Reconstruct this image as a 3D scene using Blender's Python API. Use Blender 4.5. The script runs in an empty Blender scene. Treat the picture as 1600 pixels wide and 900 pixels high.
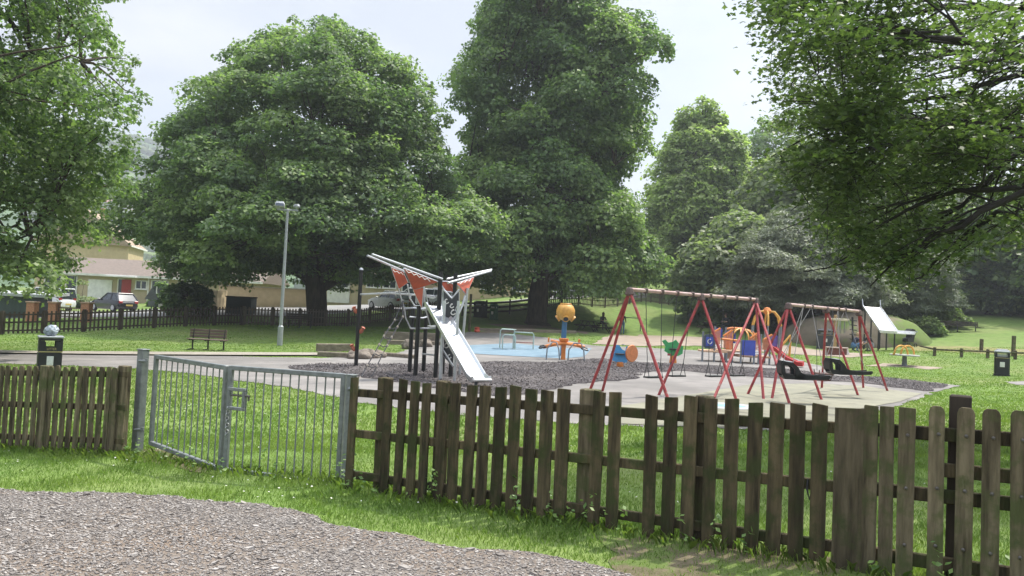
import bpy, bmesh, math, random
import numpy as np
from mathutils import Vector, Matrix, noise as mnoise
from mathutils.geometry import delaunay_2d_cdt
random.seed(7)
PI = math.pi
SC = bpy.context.scene
COL = SC.collection

# ------------------------------------------------------------------ camera
F = 1200.0
ROLL = math.radians(2.8)
PITCH = math.atan(40*math.cos(ROLL)/F)
EYE = Vector((0, 0, 1.6))
fwd = Vector((0, math.cos(PITCH), math.sin(PITCH)))
r0 = Vector((1, 0, 0)); u0 = Vector((0, -math.sin(PITCH), math.cos(PITCH)))
rgt = r0*math.cos(ROLL) + u0*math.sin(ROLL)
upv = u0*math.cos(ROLL) - r0*math.sin(ROLL)
cd = bpy.data.cameras.new('camera'); cam = bpy.data.objects.new('camera', cd); COL.objects.link(cam)
m = Matrix((rgt, upv, -fwd)).transposed().to_4x4(); m.translation = EYE
cam.matrix_world = m
cd.sensor_width = 36; cd.lens = F/1600*36; cd.clip_start = 0.1; cd.clip_end = 6000
SC.camera = cam

# ------------------------------------------------------------------ light
SUN_AZ, SUN_EL = math.radians(47), math.radians(60)
w = bpy.data.worlds.new('World'); SC.world = w; w.use_nodes = True
nt = w.node_tree; nt.nodes.clear()
def N(t, ty, **k):
    n = t.nodes.new(ty)
    for a, b in k.items(): setattr(n, a, b)
    return n
out = N(nt, 'ShaderNodeOutputWorld'); bg = N(nt, 'ShaderNodeBackground'); bg.inputs[1].default_value = 0.10
sky = N(nt, 'ShaderNodeTexSky', sky_type='NISHITA', sun_disc=False, sun_elevation=SUN_EL, sun_rotation=SUN_AZ)
sky.air_density = 1.0; sky.dust_density = 1.5
tc = N(nt, 'ShaderNodeTexCoord'); mp = N(nt, 'ShaderNodeMapping'); mp.inputs['Scale'].default_value = (1, 1, 2.2)
mp.inputs['Location'].default_value = (0.35, 0.1, 0.0)
n1 = N(nt, 'ShaderNodeTexNoise'); n1.inputs['Scale'].default_value = 2.3; n1.inputs['Detail'].default_value = 9; n1.inputs['Roughness'].default_value = 0.55
n2 = N(nt, 'ShaderNodeTexNoise'); n2.inputs['Scale'].default_value = 2.6; n2.inputs['Detail'].default_value = 6; n2.inputs['Roughness'].default_value = 0.55
cr = N(nt, 'ShaderNodeValToRGB'); cr.color_ramp.elements[0].position = 0.38; cr.color_ramp.elements[1].position = 0.56
cr.color_ramp.elements[0].color = (0.6, 0.6, 0.6, 1)
cc = N(nt, 'ShaderNodeValToRGB'); cc.color_ramp.elements[0].position = 0.43; cc.color_ramp.elements[1].position = 0.64
cc.color_ramp.elements[0].color = (2.5, 2.8, 3.4, 1); cc.color_ramp.elements[1].color = (4.2, 4.25, 4.4, 1)
mx = N(nt, 'ShaderNodeMix', data_type='RGBA')
L = nt.links.new
L(tc.outputs['Generated'], mp.inputs[0]); L(mp.outputs[0], n1.inputs[0]); L(mp.outputs[0], n2.inputs[0])
L(n1.outputs[0], cr.inputs[0]); L(n2.outputs[0], cc.inputs[0]); L(cr.outputs[0], mx.inputs[0])
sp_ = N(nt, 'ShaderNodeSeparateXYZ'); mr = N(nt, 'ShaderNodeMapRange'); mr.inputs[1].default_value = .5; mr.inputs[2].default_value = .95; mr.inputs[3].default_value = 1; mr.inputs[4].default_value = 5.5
vm = N(nt, 'ShaderNodeVectorMath', operation='SCALE')   # clouds brightened overhead, out of frame, as added fill light
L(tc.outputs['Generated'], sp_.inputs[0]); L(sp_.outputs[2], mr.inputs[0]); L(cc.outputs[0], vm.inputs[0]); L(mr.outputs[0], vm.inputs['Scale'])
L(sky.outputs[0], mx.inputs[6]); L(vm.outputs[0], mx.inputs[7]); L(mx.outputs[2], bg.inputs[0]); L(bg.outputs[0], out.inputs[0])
sd = bpy.data.lights.new('sun', 'SUN'); sd.energy = 3.7; sd.angle = math.radians(0.9); sd.color = (1, 0.95, 0.86)
so = bpy.data.objects.new('sun', sd); COL.objects.link(so)
SUNV = Vector((math.sin(SUN_AZ)*math.cos(SUN_EL), math.cos(SUN_AZ)*math.cos(SUN_EL), math.sin(SUN_EL)))
so.rotation_euler = SUNV.to_track_quat('Z', 'Y').to_euler(); so.location = SUNV*60
SC.view_settings.view_transform = 'Standard'; SC.view_settings.look = 'None'
SC.view_settings.exposure = 1.0; SC.view_settings.gamma = 1; SC.view_settings.use_curve_mapping = False
SC.cycles.max_bounces = 7; SC.cycles.diffuse_bounces = 4; SC.cycles.transmission_bounces = 5; SC.cycles.transparent_max_bounces = 6
SC.cycles.sample_clamp_indirect = 4; SC.cycles.caustics_reflective = False; SC.cycles.caustics_refractive = False
SC.cycles.use_denoising = True

# ------------------------------------------------------------------ projection helpers
def ray(px, py):
    d = fwd + rgt*((px-800)/F) + upv*((450-py)/F)
    return d/d.y
def P(px, py, y):
    return EYE + ray(px, py)*y
def V(*a): return Vector(a)

# ------------------------------------------------------------------ terrain
ctrl = []
def cz(px, py, z):
    r = ray(px, py); y = (z-1.6)/r.z; p = P(px, py, y); ctrl.append((p.x, p.y, p.z))
def cdp(px, py, d):
    p = P(px, py, d); ctrl.append((p.x, p.y, p.z))
for a in [(552,768,7.45),(900,812,6.25),(1330,887,5.08),(600,772,7.2),(190,712,9.06),(0,702,9.7),(215,705,9.3),(345,736,8.2),
          (0,768,7.1),(400,790,6.5),(700,855,5.45),(960,900,4.84),(0,900,4.4),(400,900,4.6)]: cdp(*a)
for a in [(921,612,-.22),(1047,633,-.22),(1234,632,-.22),(1193,624,-.22),(1386,612,-.25),(1284,606,-.25),(556,572,-.30),(770,602,-.26),
          (700,690,-.2),(320,546,-.5),(437,540,-.45),(75,592,-.38),(300,620,-.34),(0,640,-.42),(1460,600,-.12),(1300,660,-.12),(1600,660,0),
          (1565,585,-.03),(1413,570,0),(860,562,-.2),(800,547,-.2),(1165,569,-.15),(968,571,-.17),(1585,700,0.0)]: cz(*a)
for a in [(495,514,50),(0,523,37),(250,512,42),(120,519,39),(380,508,46),(500,509,49),(650,496,55),(760,494,59),(838,506,58),(900,479,64),(1000,471,72),
          (1085,458,84),(972,523,58),(1137,518,58),(1000,503,66),(1060,480,76),(1363,548,48),(1290,545,50),(1450,552,42),(1600,560,40),
          (1430,528,56),(1500,515,62),(1600,512,62),(1500,489,76),(1600,490,78),(1270,520,60),(930,519,52),
          (0,492,52),(177,486,60),(200,474,70),(450,478,66),(600,476,68),(320,483,58),(700,480,75)]: cdp(*a)
ctrl += [(-30,-25,0),(30,-25,.2),(0,-30,0),(0,0,0),(-14,4,-.2),(12,2,.25),(25,8,.6),(-70,60,-.5),(-90,110,1),(-50,95,1),(0,110,6),(60,110,9),
         (-25,15,-.6),(-45,25,-.9),(30,25,.6),(45,45,2),(90,60,5),(60,75,6),(110,110,11),(30,92,6.5),(-20,130,4),(90,10,2),(-90,0,-1)]
CT = np.array(ctrl)
def _tps(r2): return 0.5*r2*np.log(r2+1e-9)
def _fit():
    n = len(CT); X = CT[:, :2]
    K = _tps(((X[:, None]-X[None])**2).sum(-1)) + np.eye(n)*1.5
    Pm = np.c_[np.ones(n), X]
    A = np.zeros((n+3, n+3)); A[:n, :n] = K; A[:n, n:] = Pm; A[n:, :n] = Pm.T
    return np.linalg.solve(A, np.r_[CT[:, 2], 0, 0, 0])
TW = _fit()
def terr(xy):
    xy = np.atleast_2d(np.asarray(xy, float)); o = np.zeros(len(xy))
    for i in range(0, len(xy), 20000):
        q = xy[i:i+20000]
        o[i:i+20000] = _tps(((q[:, None]-CT[None, :, :2])**2).sum(-1))@TW[:-3] + TW[-3] + q@TW[-2:]
    o = np.clip(o, -2, 11)
    R = np.hypot(xy[:, 0], xy[:, 1]-30); t = np.clip((R-85)/60, 0, 1); t = t*t*(3-2*t)
    return o*(1-t) + 2.0*t
def tz(x, y): return float(terr([(x, y)])[0])
def gp(px, py, lo=3.0, hi=110.0):
    """first point where the line of sight through (px,py) meets the terrain"""
    r = ray(px, py); ys = np.linspace(lo, hi, 1600)
    z = 1.6 + r.z*ys; h = terr(np.c_[r.x*ys, ys])
    k = np.nonzero(z <= h)[0]
    i = k[0] if len(k) else int(np.argmin(z-h))
    return Vector((r.x*ys[i], ys[i], h[i]))
def gd(px, py, d):
    """ground point in the column of (px,py) at depth d"""
    r = ray(px, py); return Vector((r.x*d, d, tz(r.x*d, d)))

# ------------------------------------------------------------------ materials
MATS = {}
def mat(name, col, col2=None, rough=0.75, scale=8.0, detail=5, bump=0.0, bscale=None, metal=0.0, spec=0.5, stretch=None,
        lo=0.35, hi=0.65, attr=None, trans=0.0, coat=0.0, objvar=0.0, col3=None, scale3=1.0, clip3=(.55, .65)):
    if name in MATS: return MATS[name]
    M = bpy.data.materials.new(name); M.use_nodes = True; t = M.node_tree; t.nodes.clear(); l = t.links.new
    o = N(t, 'ShaderNodeOutputMaterial'); b = N(t, 'ShaderNodeBsdfPrincipled')
    b.inputs['Roughness'].default_value = rough; b.inputs['Metallic'].default_value = metal
    b.inputs['Specular IOR Level'].default_value = spec; b.inputs['Coat Weight'].default_value = coat
    tcn = N(t, 'ShaderNodeTexCoord'); mpn = N(t, 'ShaderNodeMapping'); l(tcn.outputs['Object'], mpn.inputs[0])
    if stretch: mpn.inputs['Scale'].default_value = stretch
    nz = N(t, 'ShaderNodeTexNoise'); nz.inputs['Scale'].default_value = scale; nz.inputs['Detail'].default_value = detail
    nz.inputs['Roughness'].default_value = 0.62; l(mpn.outputs[0], nz.inputs[0])
    if col2 is None: col2 = tuple(c*0.8 for c in col)
    rp = N(t, 'ShaderNodeValToRGB'); rp.color_ramp.elements[0].position = lo; rp.color_ramp.elements[1].position = hi
    rp.color_ramp.elements[0].color = (*col2, 1); rp.color_ramp.elements[1].color = (*col, 1)
    l(nz.outputs[0], rp.inputs[0]); c = rp.outputs[0]
    if col3 is not None:
        nz3 = N(t, 'ShaderNodeTexNoise'); nz3.inputs['Scale'].default_value = scale3; nz3.inputs['Detail'].default_value = 6
        nz3.inputs['Roughness'].default_value = 0.6; l(tcn.outputs['Object'], nz3.inputs[0])
        r3 = N(t, 'ShaderNodeValToRGB'); r3.color_ramp.elements[0].position = clip3[0]; r3.color_ramp.elements[1].position = clip3[1]
        l(nz3.outputs[0], r3.inputs[0]); m3 = N(t, 'ShaderNodeMix', data_type='RGBA')
        l(r3.outputs[0], m3.inputs[0]); l(c, m3.inputs[6]); m3.inputs[7].default_value = (*col3, 1); c = m3.outputs[2]
    if attr:
        at = N(t, 'ShaderNodeAttribute', attribute_name='v'); ml = N(t, 'ShaderNodeMix', data_type='RGBA')
        l(at.outputs['Fac'], ml.inputs[0]); l(c, ml.inputs[6]); ml.inputs[7].default_value = (*attr, 1); c = ml.outputs[2]
    if objvar:
        oi = N(t, 'ShaderNodeObjectInfo'); mo_ = N(t, 'ShaderNodeMapRange'); mo_.inputs[3].default_value = 1-objvar; mo_.inputs[4].default_value = 1+objvar
        vs_ = N(t, 'ShaderNodeVectorMath', operation='SCALE'); l(oi.outputs['Random'], mo_.inputs[0]); l(c, vs_.inputs[0]); l(mo_.outputs[0], vs_.inputs['Scale']); c = vs_.outputs[0]
    l(c, b.inputs['Base Color'])
    if bump:
        nb = N(t, 'ShaderNodeTexNoise'); nb.inputs['Scale'].default_value = bscale or scale*3; nb.inputs['Detail'].default_value = 6
        l(mpn.outputs[0], nb.inputs[0]); bp = N(t, 'ShaderNodeBump'); bp.inputs['Strength'].default_value = bump; bp.inputs['Distance'].default_value = 0.02
        l(nb.outputs[0], bp.inputs['Height']); l(bp.outputs[0], b.inputs['Normal'])
    sh = b.outputs[0]
    if trans:
        tr = N(t, 'ShaderNodeBsdfTranslucent'); hs = N(t, 'ShaderNodeMix', data_type='RGBA', blend_type='MULTIPLY'); hs.inputs[0].default_value = 1
        l(c, hs.inputs[6]); hs.inputs[7].default_value = (1.4, 1.7, 0.78, 1); l(hs.outputs[2], tr.inputs[0])
        ms = N(t, 'ShaderNodeMixShader'); ms.inputs[0].default_value = trans; l(b.outputs[0], ms.inputs[1]); l(tr.outputs[0], ms.inputs[2]); sh = ms.outputs[0]
    l(sh, o.inputs[0]); MATS[name] = M; return M

# ------------------------------------------------------------------ object helpers
def tag(o, label=None, cat=None, group=None, kind=None):
    if label: o['label'] = label
    if cat: o['category'] = cat
    if group: o['group'] = group
    if kind: o['kind'] = kind
    return o
def thing(name, label, cat, loc=(0, 0, 0), rz=0, group=None):
    o = bpy.data.objects.new(name, None); o.empty_display_size = 0.2; COL.objects.link(o)
    o.location = loc; o.rotation_euler = (0, 0, rz); return tag(o, label, cat, group)
def world_of(o):
    mtx = Matrix.LocRotScale(o.location, o.rotation_euler, o.scale)
    return (world_of(o.parent)@mtx) if o.parent else mtx
def linkmesh(name, me, parent=None, mats=(), local=True):
    for x in mats: me.materials.append(x)
    o = bpy.data.objects.new(name, me); COL.objects.link(o)
    if parent: o.parent = parent
    return o
class MB:
    def __init__(s): s.v = []; s.f = []; s.mi = []; s.cur = 0; s.sm = []
    def add(s, vs, fs, smooth=False):
        b = len(s.v); s.v += [tuple(x) for x in vs]
        for f in fs: s.f.append([b+i for i in f]); s.mi.append(s.cur); s.sm.append(smooth)
        return s
    def box(s, c, size, rot=None, bev=0.0, taper=1.0):
        x, y, z = [q/2 for q in size]; c = Vector(c)
        if bev <= 0:
            vs = [Vector((sx*x*(taper if sz > 0 else 1), sy*y*(taper if sz > 0 else 1), sz*z)) for sz in (-1, 1) for sy in (-1, 1) for sx in (-1, 1)]
            fs = [(0,2,3,1),(4,5,7,6),(0,1,5,4),(2,6,7,3),(0,4,6,2),(1,3,7,5)]
        else:
            b = min(bev, x*.9, y*.9, z*.9); rings = []
            for (zz, i) in ((-z, b), (-z+b, 0), (z-b, 0), (z, b)):
                tp = taper if zz > 0 else 1
                rings.append([Vector((sx*tp, sy*tp, zz)) for sx, sy in ((x-i, y-b-i*0) , (x-b, y-i), (-x+b, y-i), (-x+i, y-b), (-x+i, -y+b), (-x+b, -y+i), (x-b, -y+i), (x-i, -y+b))])
            vs = [q for r in rings for q in r]; fs = [tuple(range(7, -1, -1)), tuple(range(24, 32))]
            for k in range(3):
                for j in range(8): fs.append((k*8+j, k*8+(j+1) % 8, k*8+8+(j+1) % 8, k*8+8+j))
        if rot is not None: vs = [rot@q for q in vs]
        return s.add([q+c for q in vs], fs)
    def bar(s, a, b, wd, th, up=(0, 0, 1), bev=0.0):
        a = Vector(a); b = Vector(b); d = (b-a); ln = d.length; d.normalize(); up = Vector(up)
        sd_ = d.cross(up)
        if sd_.length < 1e-4: sd_ = d.cross(Vector((1, 0, 0)))
        sd_.normalize(); u = sd_.cross(d); R = Matrix((d, sd_, u)).transposed()
        return s.box((a+b)/2, (ln, wd, th), R, bev)
    def tube(s, pts, r, n=8, cap=True, closed=False):
        pts = [Vector(p) for p in pts]; k = len(pts)
        rs = r if isinstance(r, (list, tuple)) else [r]*k
        ring = []; prev = None
        for i, p in enumerate(pts):
            if closed: t = pts[(i+1) % k]-pts[i-1]
            else: t = pts[min(i+1, k-1)]-pts[max(i-1, 0)]
            if t.length < 1e-9: t = Vector((0, 0, 1))
            t.normalize()
            if prev is None:
                a = Vector((0, 0, 1)) if abs(t.z) < .9 else Vector((1, 0, 0)); x = t.cross(a).normalized()
            else:
                x = prev-t*prev.dot(t)
                x = x.normalized() if x.length > 1e-6 else t.orthogonal().normalized()
            prev = x; y = t.cross(x)
            ring.append([p+(x*math.cos(2*PI*j/n)+y*math.sin(2*PI*j/n))*rs[i] for j in range(n)])
        vs = [q for q_ in ring for q in q_]; fs = []
        for i in range(k if closed else k-1):
            i2 = (i+1) % k
            for j in range(n): fs.append((i*n+j, i*n+(j+1) % n, i2*n+(j+1) % n, i2*n+j))
        if cap and not closed: fs += [tuple(range(n-1, -1, -1)), tuple((k-1)*n+j for j in range(n))]
        return s.add(vs, fs, n > 4)
    def lathe(s, prof, c=(0, 0, 0), n=16, rot=None):
        c = Vector(c); vs = []; k = len(prof)
        for r, z in prof:
            for j in range(n):
                q = Vector((r*math.cos(2*PI*j/n), r*math.sin(2*PI*j/n), z)); vs.append((rot@q if rot else q)+c)
        fs = [(i*n+j, i*n+(j+1) % n, (i+1)*n+(j+1) % n, (i+1)*n+j) for i in range(k-1) for j in range(n)]
        fs += [tuple(range(n-1, -1, -1)), tuple((k-1)*n+j for j in range(n))]
        return s.add(vs, fs, True)
    def prism(s, poly, off):
        """polygon of 3D points given thickness vector off"""
        off = Vector(off); a = [Vector(p)-off/2 for p in poly]; b = [Vector(p)+off/2 for p in poly]; n = len(a)
        return s.add(a+b, [tuple(range(n-1, -1, -1)), tuple(range(n, 2*n))]+[(i, (i+1) % n, n+(i+1) % n, n+i) for i in range(n)])
    def build(s, name, mats, parent=None, world=False, flat=False):
        if not isinstance(mats, (list, tuple)): mats = [mats]
        me = bpy.data.meshes.new(name); vs = s.v
        if world and parent:
            iv = world_of(parent).inverted(); vs = [iv@Vector(q) for q in vs]
        me.from_pydata(vs, [], s.f); me.update()
        for p, mi, sm in zip(me.polygons, s.mi, s.sm): p.material_index = mi; p.use_smooth = sm and not flat
        bm = bmesh.new(); bm.from_mesh(me); bmesh.ops.recalc_face_normals(bm, faces=bm.faces); bm.to_mesh(me); bm.free()
        if any(s.sm): 
            try: me.set_sharp_from_angle(angle=math.radians(40))
            except Exception: pass
        return linkmesh(name, me, parent, mats)
def copy_tree(o, parent=None):
    c = o.copy(); COL.objects.link(c); c.parent = parent
    for ch in list(o.children): copy_tree(ch, c)
    return c
def arc(c, r, a0, a1, n, ex, ez):
    ex = Vector(ex); ez = Vector(ez); c = Vector(c)
    return [c+ex*(r*math.cos(a0+(a1-a0)*i/n))+ez*(r*math.sin(a0+(a1-a0)*i/n)) for i in range(n+1)]

# ------------------------------------------------------------------ fast polygon soup
def soup(name, verts, k, mats, parent=None, val=None, mi=None):
    """verts: (n*k,3) array, n polygons of k corners"""
    n = len(verts)//k; me = bpy.data.meshes.new(name)
    me.vertices.add(n*k); me.vertices.foreach_set('co', np.asarray(verts, np.float32).ravel())
    me.loops.add(n*k); me.loops.foreach_set('vertex_index', np.arange(n*k, dtype=np.int32))
    me.polygons.add(n); me.polygons.foreach_set('loop_start', np.arange(0, n*k, k, dtype=np.int32))
    me.update(calc_edges=True)
    if val is not None:
        a = me.attributes.new('v', 'FLOAT', 'FACE'); a.data.foreach_set('value', np.asarray(val, np.float32))
    if mi is not None: me.polygons.foreach_set('material_index', np.asarray(mi, np.int32))
    return linkmesh(name, me, parent, mats)
LEAF = {
 'oval': np.array([(-.28, 0, 0), (0, -.5, .0), (.30, -.1, .05), (0, .5, -.02)])[[1, 2, 3, 0]],
 'maple': np.array([(0, -.5, 0), (.18, -.2, .03), (.5, -.12, 0), (.28, .12, .05), (0, .55, -.06), (-.28, .12, .05), (-.5, -.12, 0), (-.18, -.2, .03)]),
 'clump': np.array([(-.1, -.5, 0), (.42, -.3, -.08), (.3, .25, .06), (.02, .5, -.1), (-.42, .2, .05)]),
 'needle': np.array([(-.10, -.5, 0), (.10, -.5, 0), (.02, .5, 0)]),
}
def leaves(pos, nrm, size, kind, rs, droop=0.3):
    T = LEAF[kind]; n = len(pos)
    nrm = nrm/np.linalg.norm(nrm, axis=1, keepdims=True)
    d = rs.normal(size=(n, 3)); d[:, 2] -= droop
    t = d-(d*nrm).sum(1, keepdims=True)*nrm; t /= np.linalg.norm(t, axis=1, keepdims=True)
    b = np.cross(nrm, t); s = size[:, None, None]
    v = pos[:, None]+s*(T[None, :, 0:1]*b[:, None]+T[None, :, 1:2]*t[:, None]+T[None, :, 2:3]*nrm[:, None])
    return v.reshape(-1, 3), len(T)
# ================================================================== GROUND
G_GRASS = mat('grass_ground', (.175, .25, .065), (.085, .14, .035), rough=.95, scale=2.2, lo=.3, hi=.7, detail=9, bump=.9, bscale=16, spec=.15, col3=(.20, .215, .085), scale3=.16, clip3=(.45, .75))
G_GRAVEL = mat('gravel', (.23, .205, .18), (.12, .106, .095), rough=.95, scale=26, detail=8, bump=1.0, bscale=34, spec=.2, col3=(.20, .15, .11), scale3=.7, clip3=(.42, .7))
G_TARMAC = mat('tarmac', (.275, .255, .238), (.175, .165, .155), rough=.95, scale=.9, detail=10, bump=.3, bscale=60, spec=.2, col3=(.165, .155, .145), scale3=.25, clip3=(.45, .65))
G_MULCH = mat('rubber_mulch', (.10, .088, .088), (.04, .034, .036), rough=1, scale=9, detail=10, bump=.9, bscale=25, spec=.15, lo=.38, hi=.66, col3=(.17, .15, .14), scale3=.35, clip3=(.5, .7))
G_CREAM = mat('faded_green_rubber', (.27, .26, .195), (.21, .205, .16), rough=.95, scale=1.3, detail=8, bump=.2, bscale=60, spec=.2, col3=(.15, .145, .115), scale3=.8, clip3=(.56, .62))
G_BLUE = mat('blue_rubber', (.20, .275, .33), (.15, .225, .28), rough=.95, scale=1.2, detail=8, spec=.2)
G_PINK = mat('pink_path', (.33, .265, .21), (.25, .205, .165), rough=.95, scale=1.2, detail=8, spec=.2)
G_DIRT = mat('bare_earth', (.22, .17, .13), (.15, .115, .085), rough=1, scale=.8, detail=9, bump=.6, bscale=12, spec=.15)
G_WORN = mat('worn_verge_soil', (.165, .135, .09), (.09, .085, .045), rough=1, scale=5, detail=9, bump=.9, bscale=40, spec=.1, col3=(.11, .15, .045), scale3=2.2, clip3=(.48, .56))
G_DRY = mat('dry_grass', (.27, .23, .11), (.15, .17, .06), rough=1, scale=1.6, detail=9, bump=.8, bscale=20, spec=.15)
G_ROAD = mat('road_surface', (.30, .29, .28), (.24, .235, .23), rough=.95, scale=1.5, detail=6, spec=.2)

def lattice(name, xs, ys, m_):
    X, Y = np.meshgrid(xs, ys); q = np.c_[X.ravel(), Y.ravel()]; z = terr(q)
    nx, ny = len(xs), len(ys); me = bpy.data.meshes.new(name)
    f = [(j*nx+i, j*nx+i+1, (j+1)*nx+i+1, (j+1)*nx+i) for j in range(ny-1) for i in range(nx-1)]
    me.from_pydata(np.c_[q, z].tolist(), [], f); me.update()
    me.polygons.foreach_set('use_smooth', [True]*len(f)); return linkmesh(name, me, None, [m_])
def steps(a, b, c, d, fine, coarse):
    l = list(np.arange(b, c+.01, fine)); g = fine; x = b; lo = []
    while x > a: g = min(g*1.25, coarse); x -= g; lo.append(x)
    x = c; g = fine; hi = []
    while x < d: g = min(g*1.25, coarse); x += g; hi.append(x)
    return np.array(lo[::-1]+l+hi)
ground = lattice('ground', steps(-2600, -32, 40, 2600, .5, 200), steps(-400, -3, 80, 4000, .5, 250), G_GRASS)
tag(ground, kind='structure')
SHEETS = {}
def patch(name, poly, m_, lift, cell=.5, jit=.15, label=None):
    """flat sheet on the terrain inside a polygon of world (x,y)"""
    rs = random.Random(hash(name) & 255 if False else len(name)*7+len(poly)); q = []
    n = len(poly)
    for i in range(n):
        a = Vector(poly[i][:2]); b = Vector(poly[(i+1) % n][:2]); ln = (b-a).length; k = max(1, int(ln/max(cell*.5, .12)))
        for j in range(k):
            p = a.lerp(b, j/k); d = (b-a).normalized() if ln > 0 else Vector((1, 0))
            o = (mnoise.noise(Vector((p.x*1.3, p.y*1.3, 3)))*1.6 + mnoise.noise(Vector((p.x*5, p.y*5, 9)))*.8)*jit
            q.append(p+Vector((-d.y, d.x))*o)
    nb = len(q); xs = [p.x for p in q]; ys = [p.y for p in q]
    arr = np.array([(p.x, p.y) for p in q])
    gx = np.arange(min(xs), max(xs), cell); gy = np.arange(min(ys), max(ys), cell)
    GX, GY = np.meshgrid(gx, gy); g = np.c_[GX.ravel(), GY.ravel()]
    ins = inside(g, arr)
    pts = q+[Vector(p) for p in g[ins]]
    r = delaunay_2d_cdt(pts, [(i, (i+1) % nb) for i in range(nb)], [], 1, 1e-4)
    v2 = np.array([(p.x, p.y) for p in r[0]]); z = terr(v2)+lift
    me = bpy.data.meshes.new(name); me.from_pydata(np.c_[v2, z].tolist(), [], [list(f) for f in r[2]]); me.update()
    me.polygons.foreach_set('use_smooth', [True]*len(me.polygons))
    bm = bmesh.new(); bm.from_mesh(me); bmesh.ops.recalc_face_normals(bm, faces=bm.faces)
    if sum(f.normal.z for f in bm.faces) < 0: bmesh.ops.reverse_faces(bm, faces=bm.faces)
    bm.to_mesh(me); bm.free()
    o = linkmesh(name, me, None, [m_]); tag(o, kind='structure'); SHEETS.setdefault(name, []).append(arr); return o
def inside(pts, poly):
    x, y = pts[:, 0], pts[:, 1]; r = np.zeros(len(pts), bool); n = len(poly)
    for i in range(n):
        x1, y1 = poly[i]; x2, y2 = poly[(i+1) % n]
        c = ((y1 > y) != (y2 > y))
        if y2 != y1: r ^= c & (x < (x2-x1)*(y-y1)/(y2-y1)+x1)
    return r
def pp(*pix): return [tuple(gp(a, b)[:2]) for a, b in pix]
gravel_edge = [tuple(P(a, b, d)[:2]) for a, b, d in [(-500,775,8.6),(-250,768,7.8),(0,768,7.1),(100,771,6.95),(200,770,6.9),(300,777,6.75),(400,790,6.5),(470,806,6.25),(560,830,5.9),(700,856,5.45),(850,877,5.1),(960,900,4.84)]]
patch('gravel_track', gravel_edge+[(1.6, 4.2), (3.2, 3.2), (6, 1.6), (11, -1), (14, -9), (-14, -9), (-16, 8.5)], G_GRAVEL, .012, .3, .17)
patch('playground_tarmac', pp((-60,553),(0,553),(180,556),(350,557),(500,560),(600,556),(640,545),(690,528),(735,519),(800,522),(880,531),(925,540),(1000,543),(1090,548),(1170,548),(1240,560),(1290,574),(1345,588),(1400,592),(1500,603),(1455,613),(1330,663),(1200,673),(960,667),(700,648),(560,630),(450,606),(300,585),(205,576),(60,570),(-60,569)), G_TARMAC, .012)
patch('rubber_mulch', pp((443,574),(500,569),(650,570),(775,566),(860,567),(932,561),(1000,567),(1090,571),(1160,574),(1240,578),(1300,588),(1380,590),(1480,602),(1450,612),(1340,598),(1240,594),(1160,588),(1060,580),(1000,583),(995,593),(905,600),(868,608),(830,618),(773,620),(640,602),(542,587),(470,582)), G_MULCH, .024, .4)
patch('faded_green_surface', pp((945,640),(1030,626),(1090,616),(1170,602),(1270,600),(1350,604),(1440,616),(1405,629),(1335,642),(1305,664),(1100,670),(960,664)), G_CREAM, .024, .4, .03)
patch('blue_surface', pp((700,545),(735,540),(800,537),(890,545),(924,545),(912,558),(880,561),(800,557),(735,553)), G_BLUE, .026, .4, .02)
patch('pink_path', pp((925,538),(955,524),(1000,523),(1095,527),(1170,534),(1240,541),(1310,550),(1370,556),(1330,559),(1230,553),(1100,541),(1000,541)), G_PINK, .020, .5)
patch('worn_path', pp((735,521),(800,514),(760,506),(850,508),(925,519),(915,522),(850,513),(810,520)), G_DIRT, .014, .5, .2)
patch('kerb_strip', pp((-60,548),(60,551),(250,552),(500,553),(520,557),(350,557),(180,556),(-60,553)), mat('kerb_concrete', (.33, .30, .24), (.24, .21, .17), rough=.95, scale=3), .06, .5, .02)
patch('dry_grass_strip', pp((1420,541),(1500,541),(1600,546),(1700,550),(1700,558),(1600,556),(1500,551),(1430,549)), G_DRY, .012, .5, .3)
patch('concrete_pad', pp((1352,572),(1380,568),(1420,571),(1475,575),(1450,578),(1415,574)), G_PINK, .014, .4, .1)
patch('concrete_pad', pp((1572,597),(1640,594),(1640,602),(1585,602)), G_TARMAC, .014, .4, .1)
patch('mound_earth', pp((1290,524),(1400,512),(1425,520),(1440,528),(1400,530),(1360,532),(1300,534)), G_DIRT, .016, .5, .3)
# blue and white roundel on the faded surface
rc = gp(1132, 636)
m_ = mat('pale_blue_rubber', (.26, .44, .52), (.2, .36, .44), rough=.9, scale=2)
patch('painted_roundel', [(rc.x+.75*math.cos(a), rc.y+.75*math.sin(a)) for a in np.linspace(0, 2*PI, 24, endpoint=False)], mat('pale_grey_rubber', (.42, .43, .42), (.33, .35, .35), rough=.9, scale=3), .030, .3, 0)
patch('painted_roundel_middle', [(rc.x+.36*math.cos(a)+.1, rc.y+.36*math.sin(a)) for a in np.linspace(0, 2*PI, 16, endpoint=False)], m_, .034, .3, 0)
patch('bare_verge', pp((930,842),(1020,838),(1120,850),(1250,872),(1340,893),(1420,925),(1500,980),(1250,960),(1080,925),(990,890)), G_WORN, .008, .3, .26)
patch('bare_verge', pp((188,708),(240,702),(300,716),(350,734),(330,744),(260,728),(200,722)), G_WORN, .008, .3, .08)
road_poly = [tuple(gd(a, 480, d)[:2]) for a, d in ((-350,46),(0,47.5),(250,51.5),(450,56),(620,61),(760,66),(900,72),(1010,80),(1010,88),(900,80),(760,74),(620,69),(450,64.5),(250,60.5),(0,57),(-350,56))]
patch('road', road_poly, G_ROAD, .02, 1.2, 0)
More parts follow.
